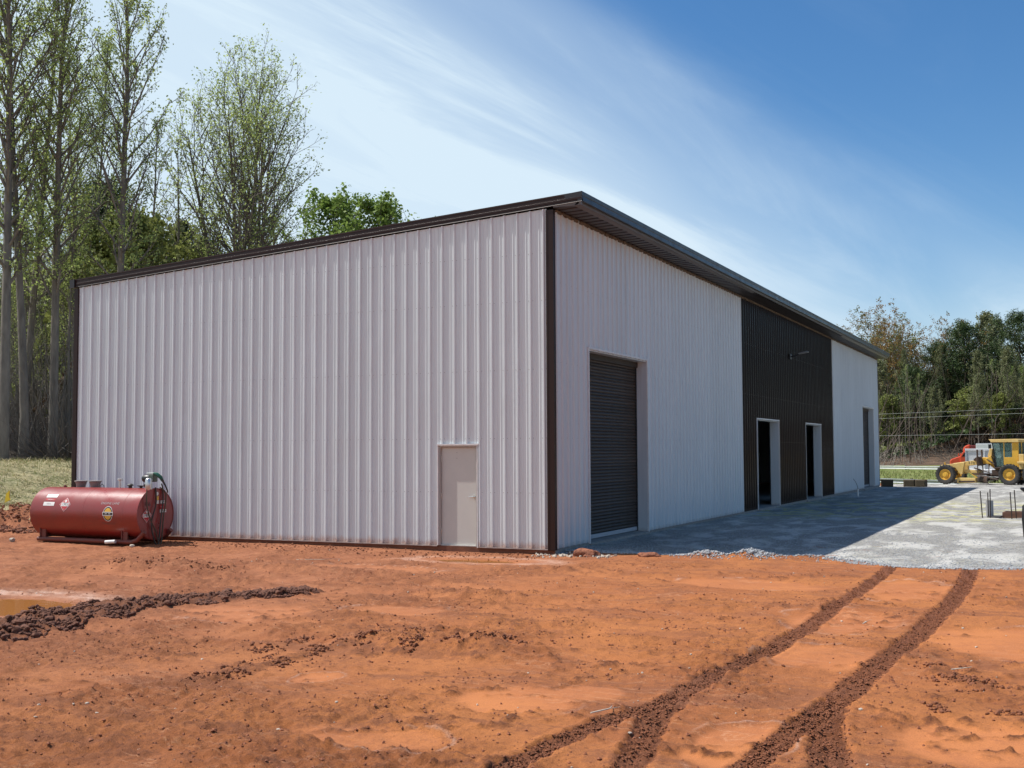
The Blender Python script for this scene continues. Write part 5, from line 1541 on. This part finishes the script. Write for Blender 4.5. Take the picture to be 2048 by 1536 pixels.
# crushed stone along the edge of the gravel, thinning into the yard
m_stone = pmat('crushed_stone_pieces', (.46, .465, .47), (.25, .255, .26), 22, .9)
xs = rg.uniform(-.3, 10.5, 7000); ys_ = np.interp(xs, EX, EY) + rg.gamma(1.3, .22, 7000) - .12
P7 = np.stack([xs, ys_], 1)
scatter('gravel_stones', P7, .006 + .016 * rg.random(len(P7)) ** 2.6, m_stone, 7, 0, .8)
xs = np.concatenate([rg.normal(3.1, .28, 700), rg.normal(4.0, .25, 700)]); ys_ = np.interp(xs, EX, EY) + rg.normal(-.02, .12, 1400)
scatter('gravel_stones', np.stack([xs, ys_], 1), .006 + .018 * rg.random(1400) ** 2.4, m_stone, 8, 0, .8)
P8 = np.stack([rg.uniform(.1, 11, 9000), .6 + 9 * rg.random(9000) ** 1.5], 1)
scatter('gravel_stones', P8, .006 + .014 * rg.random(len(P8)) ** 2.5, m_stone, 9, -1, .7)
P9 = np.stack([rg.uniform(-.4, 1.3, 260), rg.normal(-.1, .16, 260)], 1)
scatter('gravel_stones', P9, .010 + .025 * rg.random(260) ** 2, m_bone, 10, 0, .8)
P10 = np.stack([rg.uniform(-20.5, -14.5, 5200), rg.uniform(-.8, 4.5, 5200)], 1)
P10 = P10[P10[:, 0] > -18.6 - .25 * P10[:, 1] + .6 * fbm(P10[:, 0], P10[:, 1], 3, 7)]
scatter('clods', P10[::2], .008 + .055 * rg.random(len(P10[::2])) ** 4, m_clodr, 12, 0, .8)
scatter('clods', P10[1::2], .008 + .055 * rg.random(len(P10[1::2])) ** 4, m_clod, 14, 0, .8)
P11 = np.stack([rg.uniform(-12, 0, 900), rg.uniform(-1.2, -.05, 900)], 1)
scatter('clay_crumbs', P11, .006 + .025 * rg.random(900) ** 3, m_crumb, 13, 0, .7)


def strands(name, pts, L0, L1, wid, mats, seed, tilt=.25, lift=.01):
    rg = np.random.default_rng(seed); n = len(pts)
    z = terrain(pts[:, 0], pts[:, 1])[0] + lift
    th = rg.random(n) * 6.283; el = np.abs(rg.normal(0, tilt, n)); L = L0 + (L1 - L0) * rg.random(n)
    d = np.stack([np.cos(th) * np.cos(el), np.sin(th) * np.cos(el), np.sin(el)], 1) * L[:, None]
    s_ = np.stack([-np.sin(th), np.cos(th), np.zeros(n)], 1) * wid
    p = np.stack([pts[:, 0], pts[:, 1], z], 1)
    V_ = np.stack([p - s_, p + s_, p + d + s_ * .3, p + d - s_ * .3], 1).reshape(-1, 3)
    F_ = np.arange(n * 4).reshape(-1, 4)
    return tag(np_mesh(name, V_, F_, mats), kind='stuff')


def mat_leaf(name, c1, c2, c3=None, trans=.35, rough=.6):
    m, t, b, o = new_mat(name)
    gi = N(t, 'ShaderNodeNewGeometry')
    c = mixc(t, gi.outputs['Random Per Island'], c1, c2)
    if c3:
        g = N(t, 'ShaderNodeTexCoord')
        c = mixc(t, ramp(t, noise(t, g.outputs['Object'], .35, 3), .45, .6), c, c3)
    t.links.new(c, b.inputs['Base Color']); b.inputs['Roughness'].default_value = rough; b.inputs['Specular IOR Level'].default_value = .25
    tr = N(t, 'ShaderNodeBsdfTranslucent'); t.links.new(c, tr.inputs[0])
    mx = N(t, 'ShaderNodeMixShader', inp={0: trans}); t.links.new(b.outputs[0], mx.inputs[1]); t.links.new(tr.outputs[0], mx.inputs[2])
    t.links.new(mx.outputs[0], o.inputs[0])
    return m


m_strawb = mat_leaf('straw_strands', (.50, .42, .24), (.28, .24, .12), trans=.1)
m_blade = mat_leaf('young_grass_blades', (.16, .20, .05), (.30, .29, .12), trans=.3)
pp = np.stack([rg.uniform(-32, -15.5, 16000), rg.uniform(-2, 15, 16000)], 1)
fz = fbm(pp[:, 0] * .35, pp[:, 1] * .35, 4, 201)
pp = pp[(pp[:, 0] < -18.7 + 1.6 * fz - .12 * np.minimum(pp[:, 1], 8)) | (rg.random(len(pp)) < .05)]
strands('straw_mulch', pp, .12, .40, .012, m_strawb, 21, .25, .015)
strands('sprouting_grass', pp[::2] + .1, .08, .22, .010, m_blade, 22, 1.0, .0)
pg = np.stack([rg.uniform(-14, 14, 9000), rg.uniform(54, 92, 9000)], 1)
wv = wcoord(pg[:, 0], pg[:, 1]); pg = pg[(wv > 53.5) & (wv < 91) & ~((pg[:, 0] > 1.5) & (wv < 62))]
strands('grass_tufts', pg, .12, .30, .03, m_blade, 23, 1.0, .0)

# small sticks
for i, (x, y, a, L, lab) in enumerate(((6.0, -12.95, .9, .30, 'thin forked twig on the clay beside the left tyre track'), (8.55, -9.9, .3, .22, 'pale crooked stick on the clay right of the right tyre track'), (-4.6, -2.6, .1, .9, 'long thin pale stick on the dirt below the gable wall'), (7.25, -6.9, 1.2, .16, 'short white stick beside the left tyre track in the middle distance'))):
    mb = MB(); q0 = Vector((0, 0, .012)); q1 = Vector((math.cos(a) * L * .6, math.sin(a) * L * .6, .03)); q2 = Vector((math.cos(a + .4) * L, math.sin(a + .4) * L, .02))
    mb.tube([q0, q1, q2], [.007, .006, .003], 5); mb.tube([q1, q1 + Vector((math.cos(a - .7) * L * .3, math.sin(a - .7) * L * .3, .02))], [.004, .002], 4)
    o = mb.build('twig', m_bone); o.location = (x, y, height1(x, y) + .01); tag(o, lab, 'stick')

# ------------------------------------------------------------------ trees
m_bark = pmat('grey_bark', (.25, .22, .18), (.13, .112, .092), 5, .9, bump=.02, bscale=14, stretch=(1, 1, .25))
m_barkp = pmat('pine_bark', (.095, .065, .048), (.045, .034, .028), 6, .9, bump=.02, bscale=12, stretch=(1, 1, .3))
m_twig = pmat('twig_bark', (.15, .125, .105), (.09, .075, .062), 3, .9)
m_l_pop = mat_leaf('fresh_poplar_leaves', (.50, .58, .20), (.30, .38, .11), trans=.5)
m_l_grn = mat_leaf('bright_green_leaves', (.26, .36, .08), (.15, .23, .05), trans=.4)
m_l_yel = mat_leaf('yellow_green_leaves', (.30, .33, .09), (.16, .19, .06), trans=.4)
m_l_org = mat_leaf('orange_brown_buds', (.36, .19, .06), (.20, .15, .05), (.17, .20, .06), trans=.3)
m_l_pal = mat_leaf('pale_new_leaves', (.28, .29, .15), (.15, .17, .07), trans=.35)
m_l_pin = mat_leaf('pine_needles', (.085, .125, .040), (.035, .060, .022), trans=.15, rough=.5)
m_l_brn = mat_leaf('dry_leaves', (.20, .13, .075), (.10, .07, .045), trans=.2)


class TreeB:
    def __init__(s, seed):
        s.r = np.random.default_rng(seed); s.V = []; s.F = []; s.n = 0; s.lp = []
        s.V2 = []; s.F2 = []; s.n2 = 0

    def tube(s, pts, rad, sides, fine=False):
        pts = np.asarray(pts); k = len(pts)
        d = np.gradient(pts, axis=0); d /= np.linalg.norm(d, axis=1)[:, None] + 1e-9
        ref = np.array([1., .13, .07]) if abs(d[0][0]) < .8 else np.array([0., 1., .1])
        a = np.cross(d, ref); a /= np.linalg.norm(a, axis=1)[:, None] + 1e-9
        b = np.cross(d, a)
        t = np.arange(sides) * 2 * math.pi / sides
        ring = pts[:, None, :] + (a[:, None, :] * np.cos(t)[None, :, None] + b[:, None, :] * np.sin(t)[None, :, None]) * np.asarray(rad)[:, None, None]
        i, j = np.meshgrid(np.arange(k - 1), np.arange(sides), indexing='ij'); j2 = (j + 1) % sides
        f = np.stack([i * sides + j, i * sides + j2, (i + 1) * sides + j2, (i + 1) * sides + j], -1).reshape(-1, 4)
        if fine:
            s.V2.append(ring.reshape(-1, 3)); s.F2.append(f + s.n2); s.n2 += k * sides
        else:
            s.V.append(ring.reshape(-1, 3)); s.F.append(f + s.n); s.n += k * sides

    def curve(s, p0, d0, L, k, up=.0, wob=.06):
        d = np.array(d0, float); d /= np.linalg.norm(d); p = np.array(p0, float); out = [p.copy()]
        for _ in range(k - 1):
            d = d + np.array([0, 0, up]) + s.r.normal(0, wob, 3); d /= np.linalg.norm(d)
            p = p + d * L / (k - 1); out.append(p.copy())
        return np.array(out)

    def interp(s, pts, u):
        x = u * (len(pts) - 1); i = min(int(x), len(pts) - 2); f = x - i
        return pts[i] * (1 - f) + pts[i + 1] * f, (pts[i + 1] - pts[i]) / (np.linalg.norm(pts[i + 1] - pts[i]) + 1e-9)

    def branch(s, p0, d0, L, r0, level, P):
        k = (6, 5, 3)[min(level, 2)]
        pts = s.curve(p0, d0, L, k, P['up'][min(level, len(P['up']) - 1)], P['wob'])
        rad = r0 * (1 - np.linspace(0, 1, k)) ** .8 + .006
        s.tube(pts, rad, (5, 3, 3)[min(level, 2)], fine=level >= 1)
        if level >= P['levels']:
            for u in (s.r.uniform(.35, .8), 1.0):
                q, _ = s.interp(pts, min(u, .999)); s.lp.append(q)
            return
        nb = max(2, int(P['nb'][level] * (.6 + .8 * s.r.random())))
        for j in range(nb):
            u = .22 + .78 * (j + s.r.random()) / nb
            q, dd = s.interp(pts, min(u, .995))
            rv = s.r.normal(size=3); rv -= dd * rv.dot(dd); rv /= np.linalg.norm(rv) + 1e-9
            an = math.radians(P['ang'] * (.7 + .6 * s.r.random()))
            nd = dd * math.cos(an) + rv * math.sin(an)
            s.branch(q, nd, L * P['lr'] * (1.1 - .55 * u) * (.7 + .6 * s.r.random()), r0 * .45 * (1 - .5 * u), level + 1, P)

    def leaves(s, n, size, spread, flat=.6, elong=1.5):
        lp = np.array(s.lp); idx = s.r.integers(0, len(lp), n)
        c = lp[idx] + s.r.normal(0, spread, (n, 3))
        Rm = rot_mats(s.r, n); sz = size * (.6 + .8 * s.r.random(n))
        a = Rm[:, :, 0] * (sz * elong * .5)[:, None]; b = Rm[:, :, 1] * (sz * .5)[:, None]
        V_ = np.stack([c - a, c - b * .9, c + a, c + b * .9], 1).reshape(-1, 3)
        return V_, np.arange(n * 4).reshape(-1, 4)


def mk_mesh(name, V_, F_, mat, smooth=False):
    me = bpy.data.meshes.new(name); V_ = np.asarray(V_, np.float32); F_ = np.asarray(F_, np.int32)
    me.vertices.add(len(V_)); me.vertices.foreach_set('co', V_.ravel())
    me.loops.add(F_.size); me.loops.foreach_set('vertex_index', F_.ravel())
    me.polygons.add(len(F_)); me.polygons.foreach_set('loop_start', np.arange(len(F_), dtype=np.int32) * F_.shape[1])
    me.polygons.foreach_set('use_smooth', np.full(len(F_), smooth, dtype=bool))
    me.update(calc_edges=True); me.materials.append(mat)
    return me


def broadleaf(seed, h, r, cb, nb, spread, elev, leafmat, nleaf, lsize, up=(.05, .04, .0), P=None, stems=1, env=None, bark=m_bark, lspread=.12, fork=.0, wob=.07):
    """one tree: trunk(s), limbs and twigs with leaves at their ends -> (trunk mesh, twig mesh, leaf mesh)"""
    T = TreeB(seed)
    P = dict(dict(levels=2, nb=(8, 4), ang=38, lr=.38, up=up, wob=wob), **(P or {}))
    env = env or (lambda t: math.sin(math.pi * min(1, (.10 + .86 * t)) ** .85) * .9 + .12)
    for st_i in range(stems):
        lean = np.array([0, 0, 1.0])
        hh = h * (1 if st_i == 0 else T.r.uniform(.72, .97)); p0 = np.array([0., 0., -.3]); rr = r * (1 if st_i == 0 else .7)
        if st_i:
            a = 2 * math.pi * st_i / (stems - 1) + T.r.uniform(-.3, .3); lean = np.array([math.cos(a) * fork, math.sin(a) * fork, 1.0]); p0 = np.array([0, 0, h * .10 + .10 * h * T.r.random()])
            hh = (hh - p0[2]) / 1.05
        k = 12
        pts = T.curve(p0, lean, hh, k, .035, .018)
        rad = rr * (1 - np.linspace(0, 1, k)) ** .75 + .015
        rad[0] *= 1.25
        T.tube(pts, rad, 8)
        n_ = int(nb * (1 if st_i == 0 else .55))
        for i in range(n_):
            t_ = (i + T.r.random() * .8) / n_
            u = cb + (1 - cb) * t_ * .98
            q, dd = T.interp(pts, u)
            az = i * 2.4 + T.r.uniform(-.5, .5)
            el = math.radians(elev[0] + (elev[1] - elev[0]) * t_ + T.r.normal(0, 6))
            d0 = np.array([math.cos(az) * math.cos(el), math.sin(az) * math.cos(el), math.sin(el)])
            L = spread * env(t_) * (.75 + .5 * T.r.random())
            rb = max(.012, rr * .42 * (1 - u) ** .6)
            T.branch(q, d0, L, rb, 0, P)
        T.lp.append(pts[-1])
    lv, lf = T.leaves(nleaf, lsize, lspread)
    V1 = np.vstack(T.V); F1 = np.vstack(T.F); V2 = np.vstack(T.V2); F2 = np.vstack(T.F2)
    return (mk_mesh('trunk', V1, F1, bark, True), mk_mesh('twigs', V2, F2, m_twig), mk_mesh('crown', lv, lf, leafmat))


def pine(seed, h, r, cb, nb, spread, nleaf, lsize=.5):
    T = TreeB(seed); k = 12
    pts = T.curve([0, 0, -.3], [0, 0, 1], h, k, .03, .015)
    T.tube(pts, r * (1 - np.linspace(0, 1, k)) ** .8 + .02, 8)
    cl_ = []
    for i in range(nb):
        t_ = (i + T.r.random()) / nb; u = cb + (1 - cb) * t_ * .98
        q, dd = T.interp(pts, u); az = i * 2.4 + T.r.uniform(-.4, .4); el = math.radians(5 + 40 * t_ + T.r.normal(0, 8))
        L = spread * (math.sin(math.pi * min(1, .28 + .70 * t_)) ** .8 + .10) * (.6 + .7 * T.r.random())
        b_ = T.curve(q, [math.cos(az) * math.cos(el), math.sin(az) * math.cos(el), math.sin(el)], L, 5, .05, .09)
        T.tube(b_, r * .25 * (1 - u) ** .5 * (1 - np.linspace(0, 1, 5)) + .012, 4)
        for j in range(5):
            q2, d2 = T.interp(b_, .45 + .55 * j / 4 - 1e-3)
            sd_ = T.r.normal(size=3); sd_[2] = abs(sd_[2]) * .5 + .2; sd_ /= np.linalg.norm(sd_)
            e = T.curve(q2, d2 * .6 + sd_ * .7, L * .25 + .3, 3, .05, .1); T.tube(e, [.015, .012, .006], 3, fine=True)
            cl_ += [e[-1], e[1]]
    cl_.append(pts[-1]); T.lp = cl_
    lv, lf = T.leaves(nleaf, lsize, .24, elong=1.0)
    # needles: narrow long leaves
    n = len(lf); c = lv.reshape(n, 4, 3).mean(1); Rm = rot_mats(T.r, n); a = Rm[:, :, 0] * (lsize * (.35 + .3 * T.r.random(n)))[:, None]; b_ = Rm[:, :, 1] * (lsize * .085)
    lv = np.stack([c - a, c - b_, c + a, c + b_], 1).reshape(-1, 3)
    return (mk_mesh('trunk', np.vstack(T.V), np.vstack(T.F), m_barkp, True), mk_mesh('twigs', np.vstack(T.V2), np.vstack(T.F2), m_twig), mk_mesh('crown', lv, lf, m_l_pin))


KIND = {
 'poplarA': (broadleaf(1, 23, .20, .30, 50, 3.6, (46, 70), m_l_pop, 7600, .082), 23),
 'poplarB': (broadleaf(2, 23, .18, .36, 46, 3.4, (48, 72), m_l_pop, 6800, .082), 23),
 'poplarC': (broadleaf(3, 23, .155, .26, 44, 3.3, (44, 68), m_l_pop, 5200, .08), 23),
 'slimA': (broadleaf(4, 18, .11, .35, 26, 3.0, (45, 70), m_l_pop, 1100, .085, P=dict(nb=(6, 3))), 18),
 'slimB': (broadleaf(5, 18, .10, .20, 26, 2.8, (35, 65), m_l_yel, 1300, .085, P=dict(nb=(6, 3))), 18),
 'spread': (broadleaf(6, 21.5, .26, .34, 36, 4.9, (42, 72), m_l_pop, 19000, .088, stems=7, fork=.21, lspread=.18, env=lambda t: .35 + .72 * math.sin(math.pi * min(1, .12 + .80 * t))), 21.5),
 'leafyG': (broadleaf(7, 16, .20, .30, 34, 4.8, (25, 62), m_l_grn, 8000, .15, lspread=.18), 16),
 'leafyY': (broadleaf(8, 13, .15, .15, 34, 4.2, (20, 60), m_l_yel, 9500, .22, lspread=.22), 13),
 'roundO': (broadleaf(9, 17, .22, .35, 40, 6.0, (28, 64), m_l_org, 15000, .165, lspread=.16, P=dict(nb=(9, 4)), env=lambda t: .55 + .65 * math.sin(math.pi * min(1, .25 + .6 * t)), stems=3, fork=.30), 17),
 'paleA': (broadleaf(10, 18, .17, .28, 36, 4.4, (35, 66), m_l_pal, 7000, .20, lspread=.18), 18),
 'pineA': (pine(11, 17, .20, .30, 62, 3.6, 9000, .50), 17),
 'pineB': (pine(12, 16, .17, .12, 74, 3.2, 11000, .50), 16),
 'pineC': (pine(13, 18, .20, .45, 52, 3.8, 8000, .50), 18),
}


def plant_tree(kind, x, y, h, rz, label, group, name='tree', sx=1.0, lean=0., z=None):
    (m1, m2, m3), hk = KIND[kind]
    o = bpy.data.objects.new(name, None); col.objects.link(o)
    o.location = (x, y, height1(x, y) if z is None else z); o.rotation_euler = (lean * math.cos(rz), lean, rz); k = h / hk; o.scale = (k * sx, k * sx, k)
    tag(o, label, 'tree', group)
    for nm, me in (('trunk', m1), ('twigs', m2), ('crown', m3)):
        c = bpy.data.objects.new(nm, me); col.objects.link(c); c.parent = o
        if nm == 'twigs': c['kind'] = 'stuff'
    return o


G1 = 'trees of the wood behind the building'
LEFT = [
 ('poplarA', -29.6, 11.4, 24.5, .3, 'tall_tree', 'thick grey trunk at the very left edge of the picture, leafing only high up', 1.05),
 ('poplarB', -30.1, 12.9, 24.0, 1.2, 'tall_tree', 'thick pale trunk leaning right, second from the left edge of the picture', 1.0),
 ('poplarC', -33.0, 15.3, 25.0, 2.1, 'tall_tree', 'tall dark trunk just right of the pale leaning trunk by the left edge', 1.0),
 ('poplarA', -30.1, 14.5, 23.5, 3.4, 'tall_tree', 'tall straight tree standing over the left end of the roof trim', 1.0),
 ('poplarC', -33.0, 18.7, 20.5, 4.4, 'tall_tree', 'slender twin of two close stems above the left part of the roof', .72),
 ('poplarB', -34.2, 20.3, 21.5, 5.0, 'tall_tree', 'taller twin of two close stems above the left part of the roof', .70),
 ('poplarA', -27.7, 15.6, 23.8, 5.9, 'tall_tree', 'tall open crowned tree with one clean dark trunk left of the gap of sky', .92),
 ('slimA', -32.1, 22.4, 17.2, .7, 'slim_tree', 'slim thinly leafed tree in the gap between the two tallest crowns', .95),
 ('slimB', -32.2, 24.6, 17.0, 1.9, 'slim_tree', 'slim tree tucked against the left side of the big many stemmed tree', 1.1),
 ('spread', -29.3, 26.0, 20.4, .4, 'many_stemmed_tree', 'big many stemmed tree with a domed crown standing free against the sky', 1.0),
 ('slimB', -31.6, 31.5, 17.0, 2.8, 'slim_tree', 'slim tree on the right flank of the big many stemmed tree', 1.2),
 ('leafyG', -30.1, 36.6, 15.7, .2, 'leafy_tree', 'bright green leafy tree over the roof, left one of the green pair', 1.05),
 ('leafyG', -28.4, 37.4, 15.3, 2.2, 'leafy_tree', 'bright green leafy tree over the roof, right one of the green pair', 1.05),
 ('pineA', -37.5, 24.6, 15.0, .0, 'pine_tree', 'dark pine above the roof between the twin stems and the clean trunk', .9),
 ('pineB', -37.9, 32.9, 13.2, 1., 'pine_tree', 'dark pine low behind the left side of the many stemmed tree', .9),
 ('pineA', -38.5, 30.0, 12.3, 2., 'pine_tree', 'short dark pine behind the slim tree in the sky gap', 1.),
 ('pineB', -34.5, 38.0, 13.3, 3., 'pine_tree', 'dark pine low behind the right side of the many stemmed tree', .9),
 ('leafyY', -31.5, 19.6, 11.6, 3., 'leafy_tree', 'low yellow green tree just above the roof beside the clean trunk', .9),
 ('leafyY', -34.0, 24.0, 12.3, 4., 'leafy_tree', 'low yellow green tree above the roof under the slim tree', .9),
]
for kd, x, y, h, rz, nm, lab, sx in LEFT:
    plant_tree(kd, x, y, h, rz, lab, G1, nm, sx)
rr = random.Random(5)
def at(px, Z):
    t = (px - 1024) / 2300.1
    return (CAM.x + Z * (fwd.x + rgt.x * t), CAM.y + Z * (fwd.y + rgt.y * t))
SAP = 'one of the crowded thin stems filling the wood left of the building'
for i in range(44):
    x, y = at(rr.uniform(-120, 190), rr.uniform(49, 72))
    plant_tree(rr.choice(('slimA', 'slimB', 'slimA')), x, y, rr.uniform(8, 16), rr.uniform(0, 6), SAP, 'thin stems of the left wood', 'sapling', rr.uniform(.7, 1.0), rr.uniform(-.05, .05))
for i in range(15):
    x, y = at(rr.uniform(-140, 175), rr.uniform(70, 95))
    plant_tree(rr.choice(('pineA', 'pineB', 'pineC')), x, y, rr.uniform(8, 14), rr.uniform(0, 6), 'dark pine standing deep in the wood behind the crowded thin stems', 'pines deep in the left wood', 'pine_tree', rr.uniform(.9, 1.3))
for i in range(22):
    x, y = at(rr.uniform(150, 640), rr.uniform(64, 92))
    plant_tree(rr.choice(('slimA', 'slimB', 'paleA', 'leafyY')), x, y, rr.uniform(10.5, 13.5), rr.uniform(0, 6), 'low tree of the wood whose top just shows over the roof trim', 'low tree tops over the roof', 'wood_tree', rr.uniform(.9, 1.2))

G2 = 'trees of the wood across the road'
RIGHT = [
 ('roundO', -12.4, 134.2, 14.6, .2, 'budding_tree', 'round topped orange budding tree right above the far eave corner'),
 ('roundO', -8.7, 126.5, 13.3, 2.2, 'budding_tree', 'round topped orange and green budding tree, second from the far eave corner'),
 ('roundO', -3.6, 135.0, 12.8, 4.0, 'budding_tree', 'wide orange budding tree between the pointed pine and the eave trees'),
 ('paleA', -10.6, 121.5, 12.0, 1., 'pale_tree', 'pale green tree against the far corner of the building'),
 ('pineB', -6.2, 119.0, 11.0, 1.4, 'pine_tree', 'small dark pine below the orange budding trees'),
 ('pineC', -3.3, 126.0, 13.0, 3.2, 'pine_tree', 'dark pine with open lower trunk left of the pointed pine'),
 ('pineB', -1.0, 127.5, 15.2, 2., 'pine_tree', 'pointed dark pine standing above its neighbours right of the budding trees'),
 ('paleA', .4, 140.1, 16.6, 4., 'pale_tree', 'tall pale bare looking tree with twin tops behind the pointed pine'),
 ('paleA', 1.9, 141.8, 15.6, 5., 'pale_tree', 'shorter pale tree just right of the tall twin topped one'),
 ('pineA', 2.0, 131.0, 12.2, .5, 'pine_tree', 'broad dark pine left of the tallest pine at the right edge'),
 ('pineC', 4.9, 126.0, 15.8, 1.9, 'pine_tree', 'tallest dark pine at the right edge of the picture'),
 ('pineA', 6.9, 125.0, 15.5, 3.9, 'pine_tree', 'dark pine at the right picture edge beside the tallest one'),
 ('leafyY', -.6, 118.5, 8.2, 2., 'leafy_tree', 'low yellow green tree in front of the pointed pine'),
 ('leafyY', 3.2, 116.5, 7.5, .3, 'leafy_tree', 'low yellow green tree over the grader cab'),
 ('leafyY', -9.2, 117.5, 8.0, .9, 'leafy_tree', 'low yellow green tree beside the far wall corner'),
 ('leafyG', 4.9, 121.0, 10.0, 4.3, 'leafy_tree', 'green leafy tree low at the right picture edge'),
]
for kd, x, y, h, rz, nm, lab in RIGHT:
    plant_tree(kd, x, y, h - 2.0, rz, lab, G2, nm, rr.uniform(1.05, 1.3))
for i in range(64):
    px_ = rr.uniform(1680, 2120); Z_ = rr.uniform(135, 185)
    x, y = at(px_, Z_)
    kd = rr.choice(('pineA', 'pineB', 'slimA', 'paleA', 'leafyY', 'leafyG', 'slimB'))
    plant_tree(kd, x, y, rr.uniform(5.0, 8.5), rr.uniform(0, 6), 'one of the many trees filling the wood across the road below its tallest tops', 'filling trees across the road', 'wood_tree', rr.uniform(1.0, 1.4))
for i in range(26):
    x, y = at(rr.uniform(1700, 2110), rr.uniform(124, 148))
    plant_tree(rr.choice(('slimA', 'slimA', 'paleA')), x, y, rr.uniform(7, 11), rr.uniform(0, 6), 'thin bare trunk at the front of the wood across the road', 'thin trunks across the road', 'slim_tree', rr.uniform(.5, .8))
for i in range(34):  # unseen trees, added so the brown bay reflects dark wood
    x = rr.uniform(12, 75); y = 100 - x * .2 + rr.uniform(6, 38)
    plant_tree(rr.choice(('pineA', 'pineB', 'pineC', 'roundO', 'paleA')), x, y, rr.uniform(10, 15), rr.uniform(0, 6), 'tree continuing the wood across the road beyond the right picture edge', 'trees beyond the right edge', 'wood_tree', 1.3)


# brush and fallen sticks under both woods
def brush(name, pts, seed, L0, L1, mat, rad=.012, up=.6):
    rg = np.random.default_rng(seed); n = len(pts)
    z = terrain(pts[:, 0], pts[:, 1])[0]
    th = rg.random(n) * 6.283; el = rg.normal(up, .5, n); L = L0 + (L1 - L0) * rg.random(n) ** 2
    d = np.stack([np.cos(th) * np.cos(el), np.sin(th) * np.cos(el), np.abs(np.sin(el))], 1)
    p0 = np.stack([pts[:, 0], pts[:, 1], z], 1)
    p1 = p0 + d * (L * .5)[:, None]; d2 = d + rg.normal(0, .3, (n, 3)); p2 = p1 + d2 * (L * .5)[:, None]
    a = np.cross(d, [0.1, 1, .05]); a /= np.linalg.norm(a, axis=1)[:, None]; b_ = np.cross(d, a)
    rings = []
    for p, r_s in ((p0, 1.), (p1, .8), (p2, .3)):
        for k in range(3):
            t_ = 2 * math.pi * k / 3; rings.append(p + (a * math.cos(t_) + b_ * math.sin(t_)) * rad * r_s)
    V_ = np.stack(rings, 1).reshape(-1, 3)
    f = []
    for s_ in (0, 3):
        for k in range(3): f.append([s_ + k, s_ + (k + 1) % 3, s_ + 3 + (k + 1) % 3, s_ + 3 + k])
    F_ = (np.array(f)[None] + (np.arange(n) * 9)[:, None, None]).reshape(-1, 4)
    return tag(np_mesh(name, V_, F_, mat), kind='stuff')


def pts_px(n, p0, p1, z0, z1, seed):
    rg = np.random.default_rng(seed); t = (rg.uniform(p0, p1, n) - 1024) / 2300.1; Z = rg.uniform(z0, z1, n)
    return np.stack([CAM.x + Z * (fwd.x + rgt.x * t), CAM.y + Z * (fwd.y + rgt.y * t)], 1)


def leafmass(name, pts, seed, zlo, zhi, size, mat, n_per=1):
    rg = np.random.default_rng(seed); n = len(pts)
    z = terrain(pts[:, 0], pts[:, 1])[0] + zlo + (zhi - zlo) * rg.random(n) ** 2
    c = np.stack([pts[:, 0], pts[:, 1], z], 1); Rm = rot_mats(rg, n); sz = size * (.6 + .8 * rg.random(n))
    a = Rm[:, :, 0] * sz[:, None] * .7; b_ = Rm[:, :, 1] * sz[:, None] * .5
    V_ = np.stack([c - a, c - b_, c + a, c + b_], 1).reshape(-1, 3)
    return tag(np_mesh(name, V_, np.arange(n * 4).reshape(-1, 4), mat), kind='stuff')


brush('undergrowth', pts_px(5200, -120, 175, 48, 66, 31), 31, .5, 3.2, m_twig)
brush('undergrowth', pts_px(2600, -120, 175, 50, 80, 32), 32, 3., 9.0, m_bark, .018, 1.25)
leafmass('undergrowth_leaves', pts_px(12000, -120, 175, 52, 85, 33), 33, 0, 5.5, .16, m_l_brn)
leafmass('undergrowth_leaves', pts_px(5000, -120, 175, 54, 90, 34), 34, .2, 13, .20, m_l_yel)
brush('undergrowth', pts_px(3500, 1690, 2110, 122, 160, 35), 35, .6, 3.0, m_bark, .025)
brush('undergrowth', pts_px(900, 1690, 2110, 124, 175, 38), 38, 4.0, 11.0, m_barkp, .05, 1.35)
leafmass('undergrowth_leaves', pts_px(9000, 1690, 2110, 128, 170, 36), 36, 0, 3.0, .35, m_l_brn)
leafmass('undergrowth_leaves', pts_px(12000, 1690, 2110, 130, 185, 37), 37, .3, 8.0, .30, m_l_yel)
leafmass('undergrowth_leaves', pts_px(14000, 1690, 2110, 127, 160, 39), 39, .0, 6.0, .30, m_l_pin)
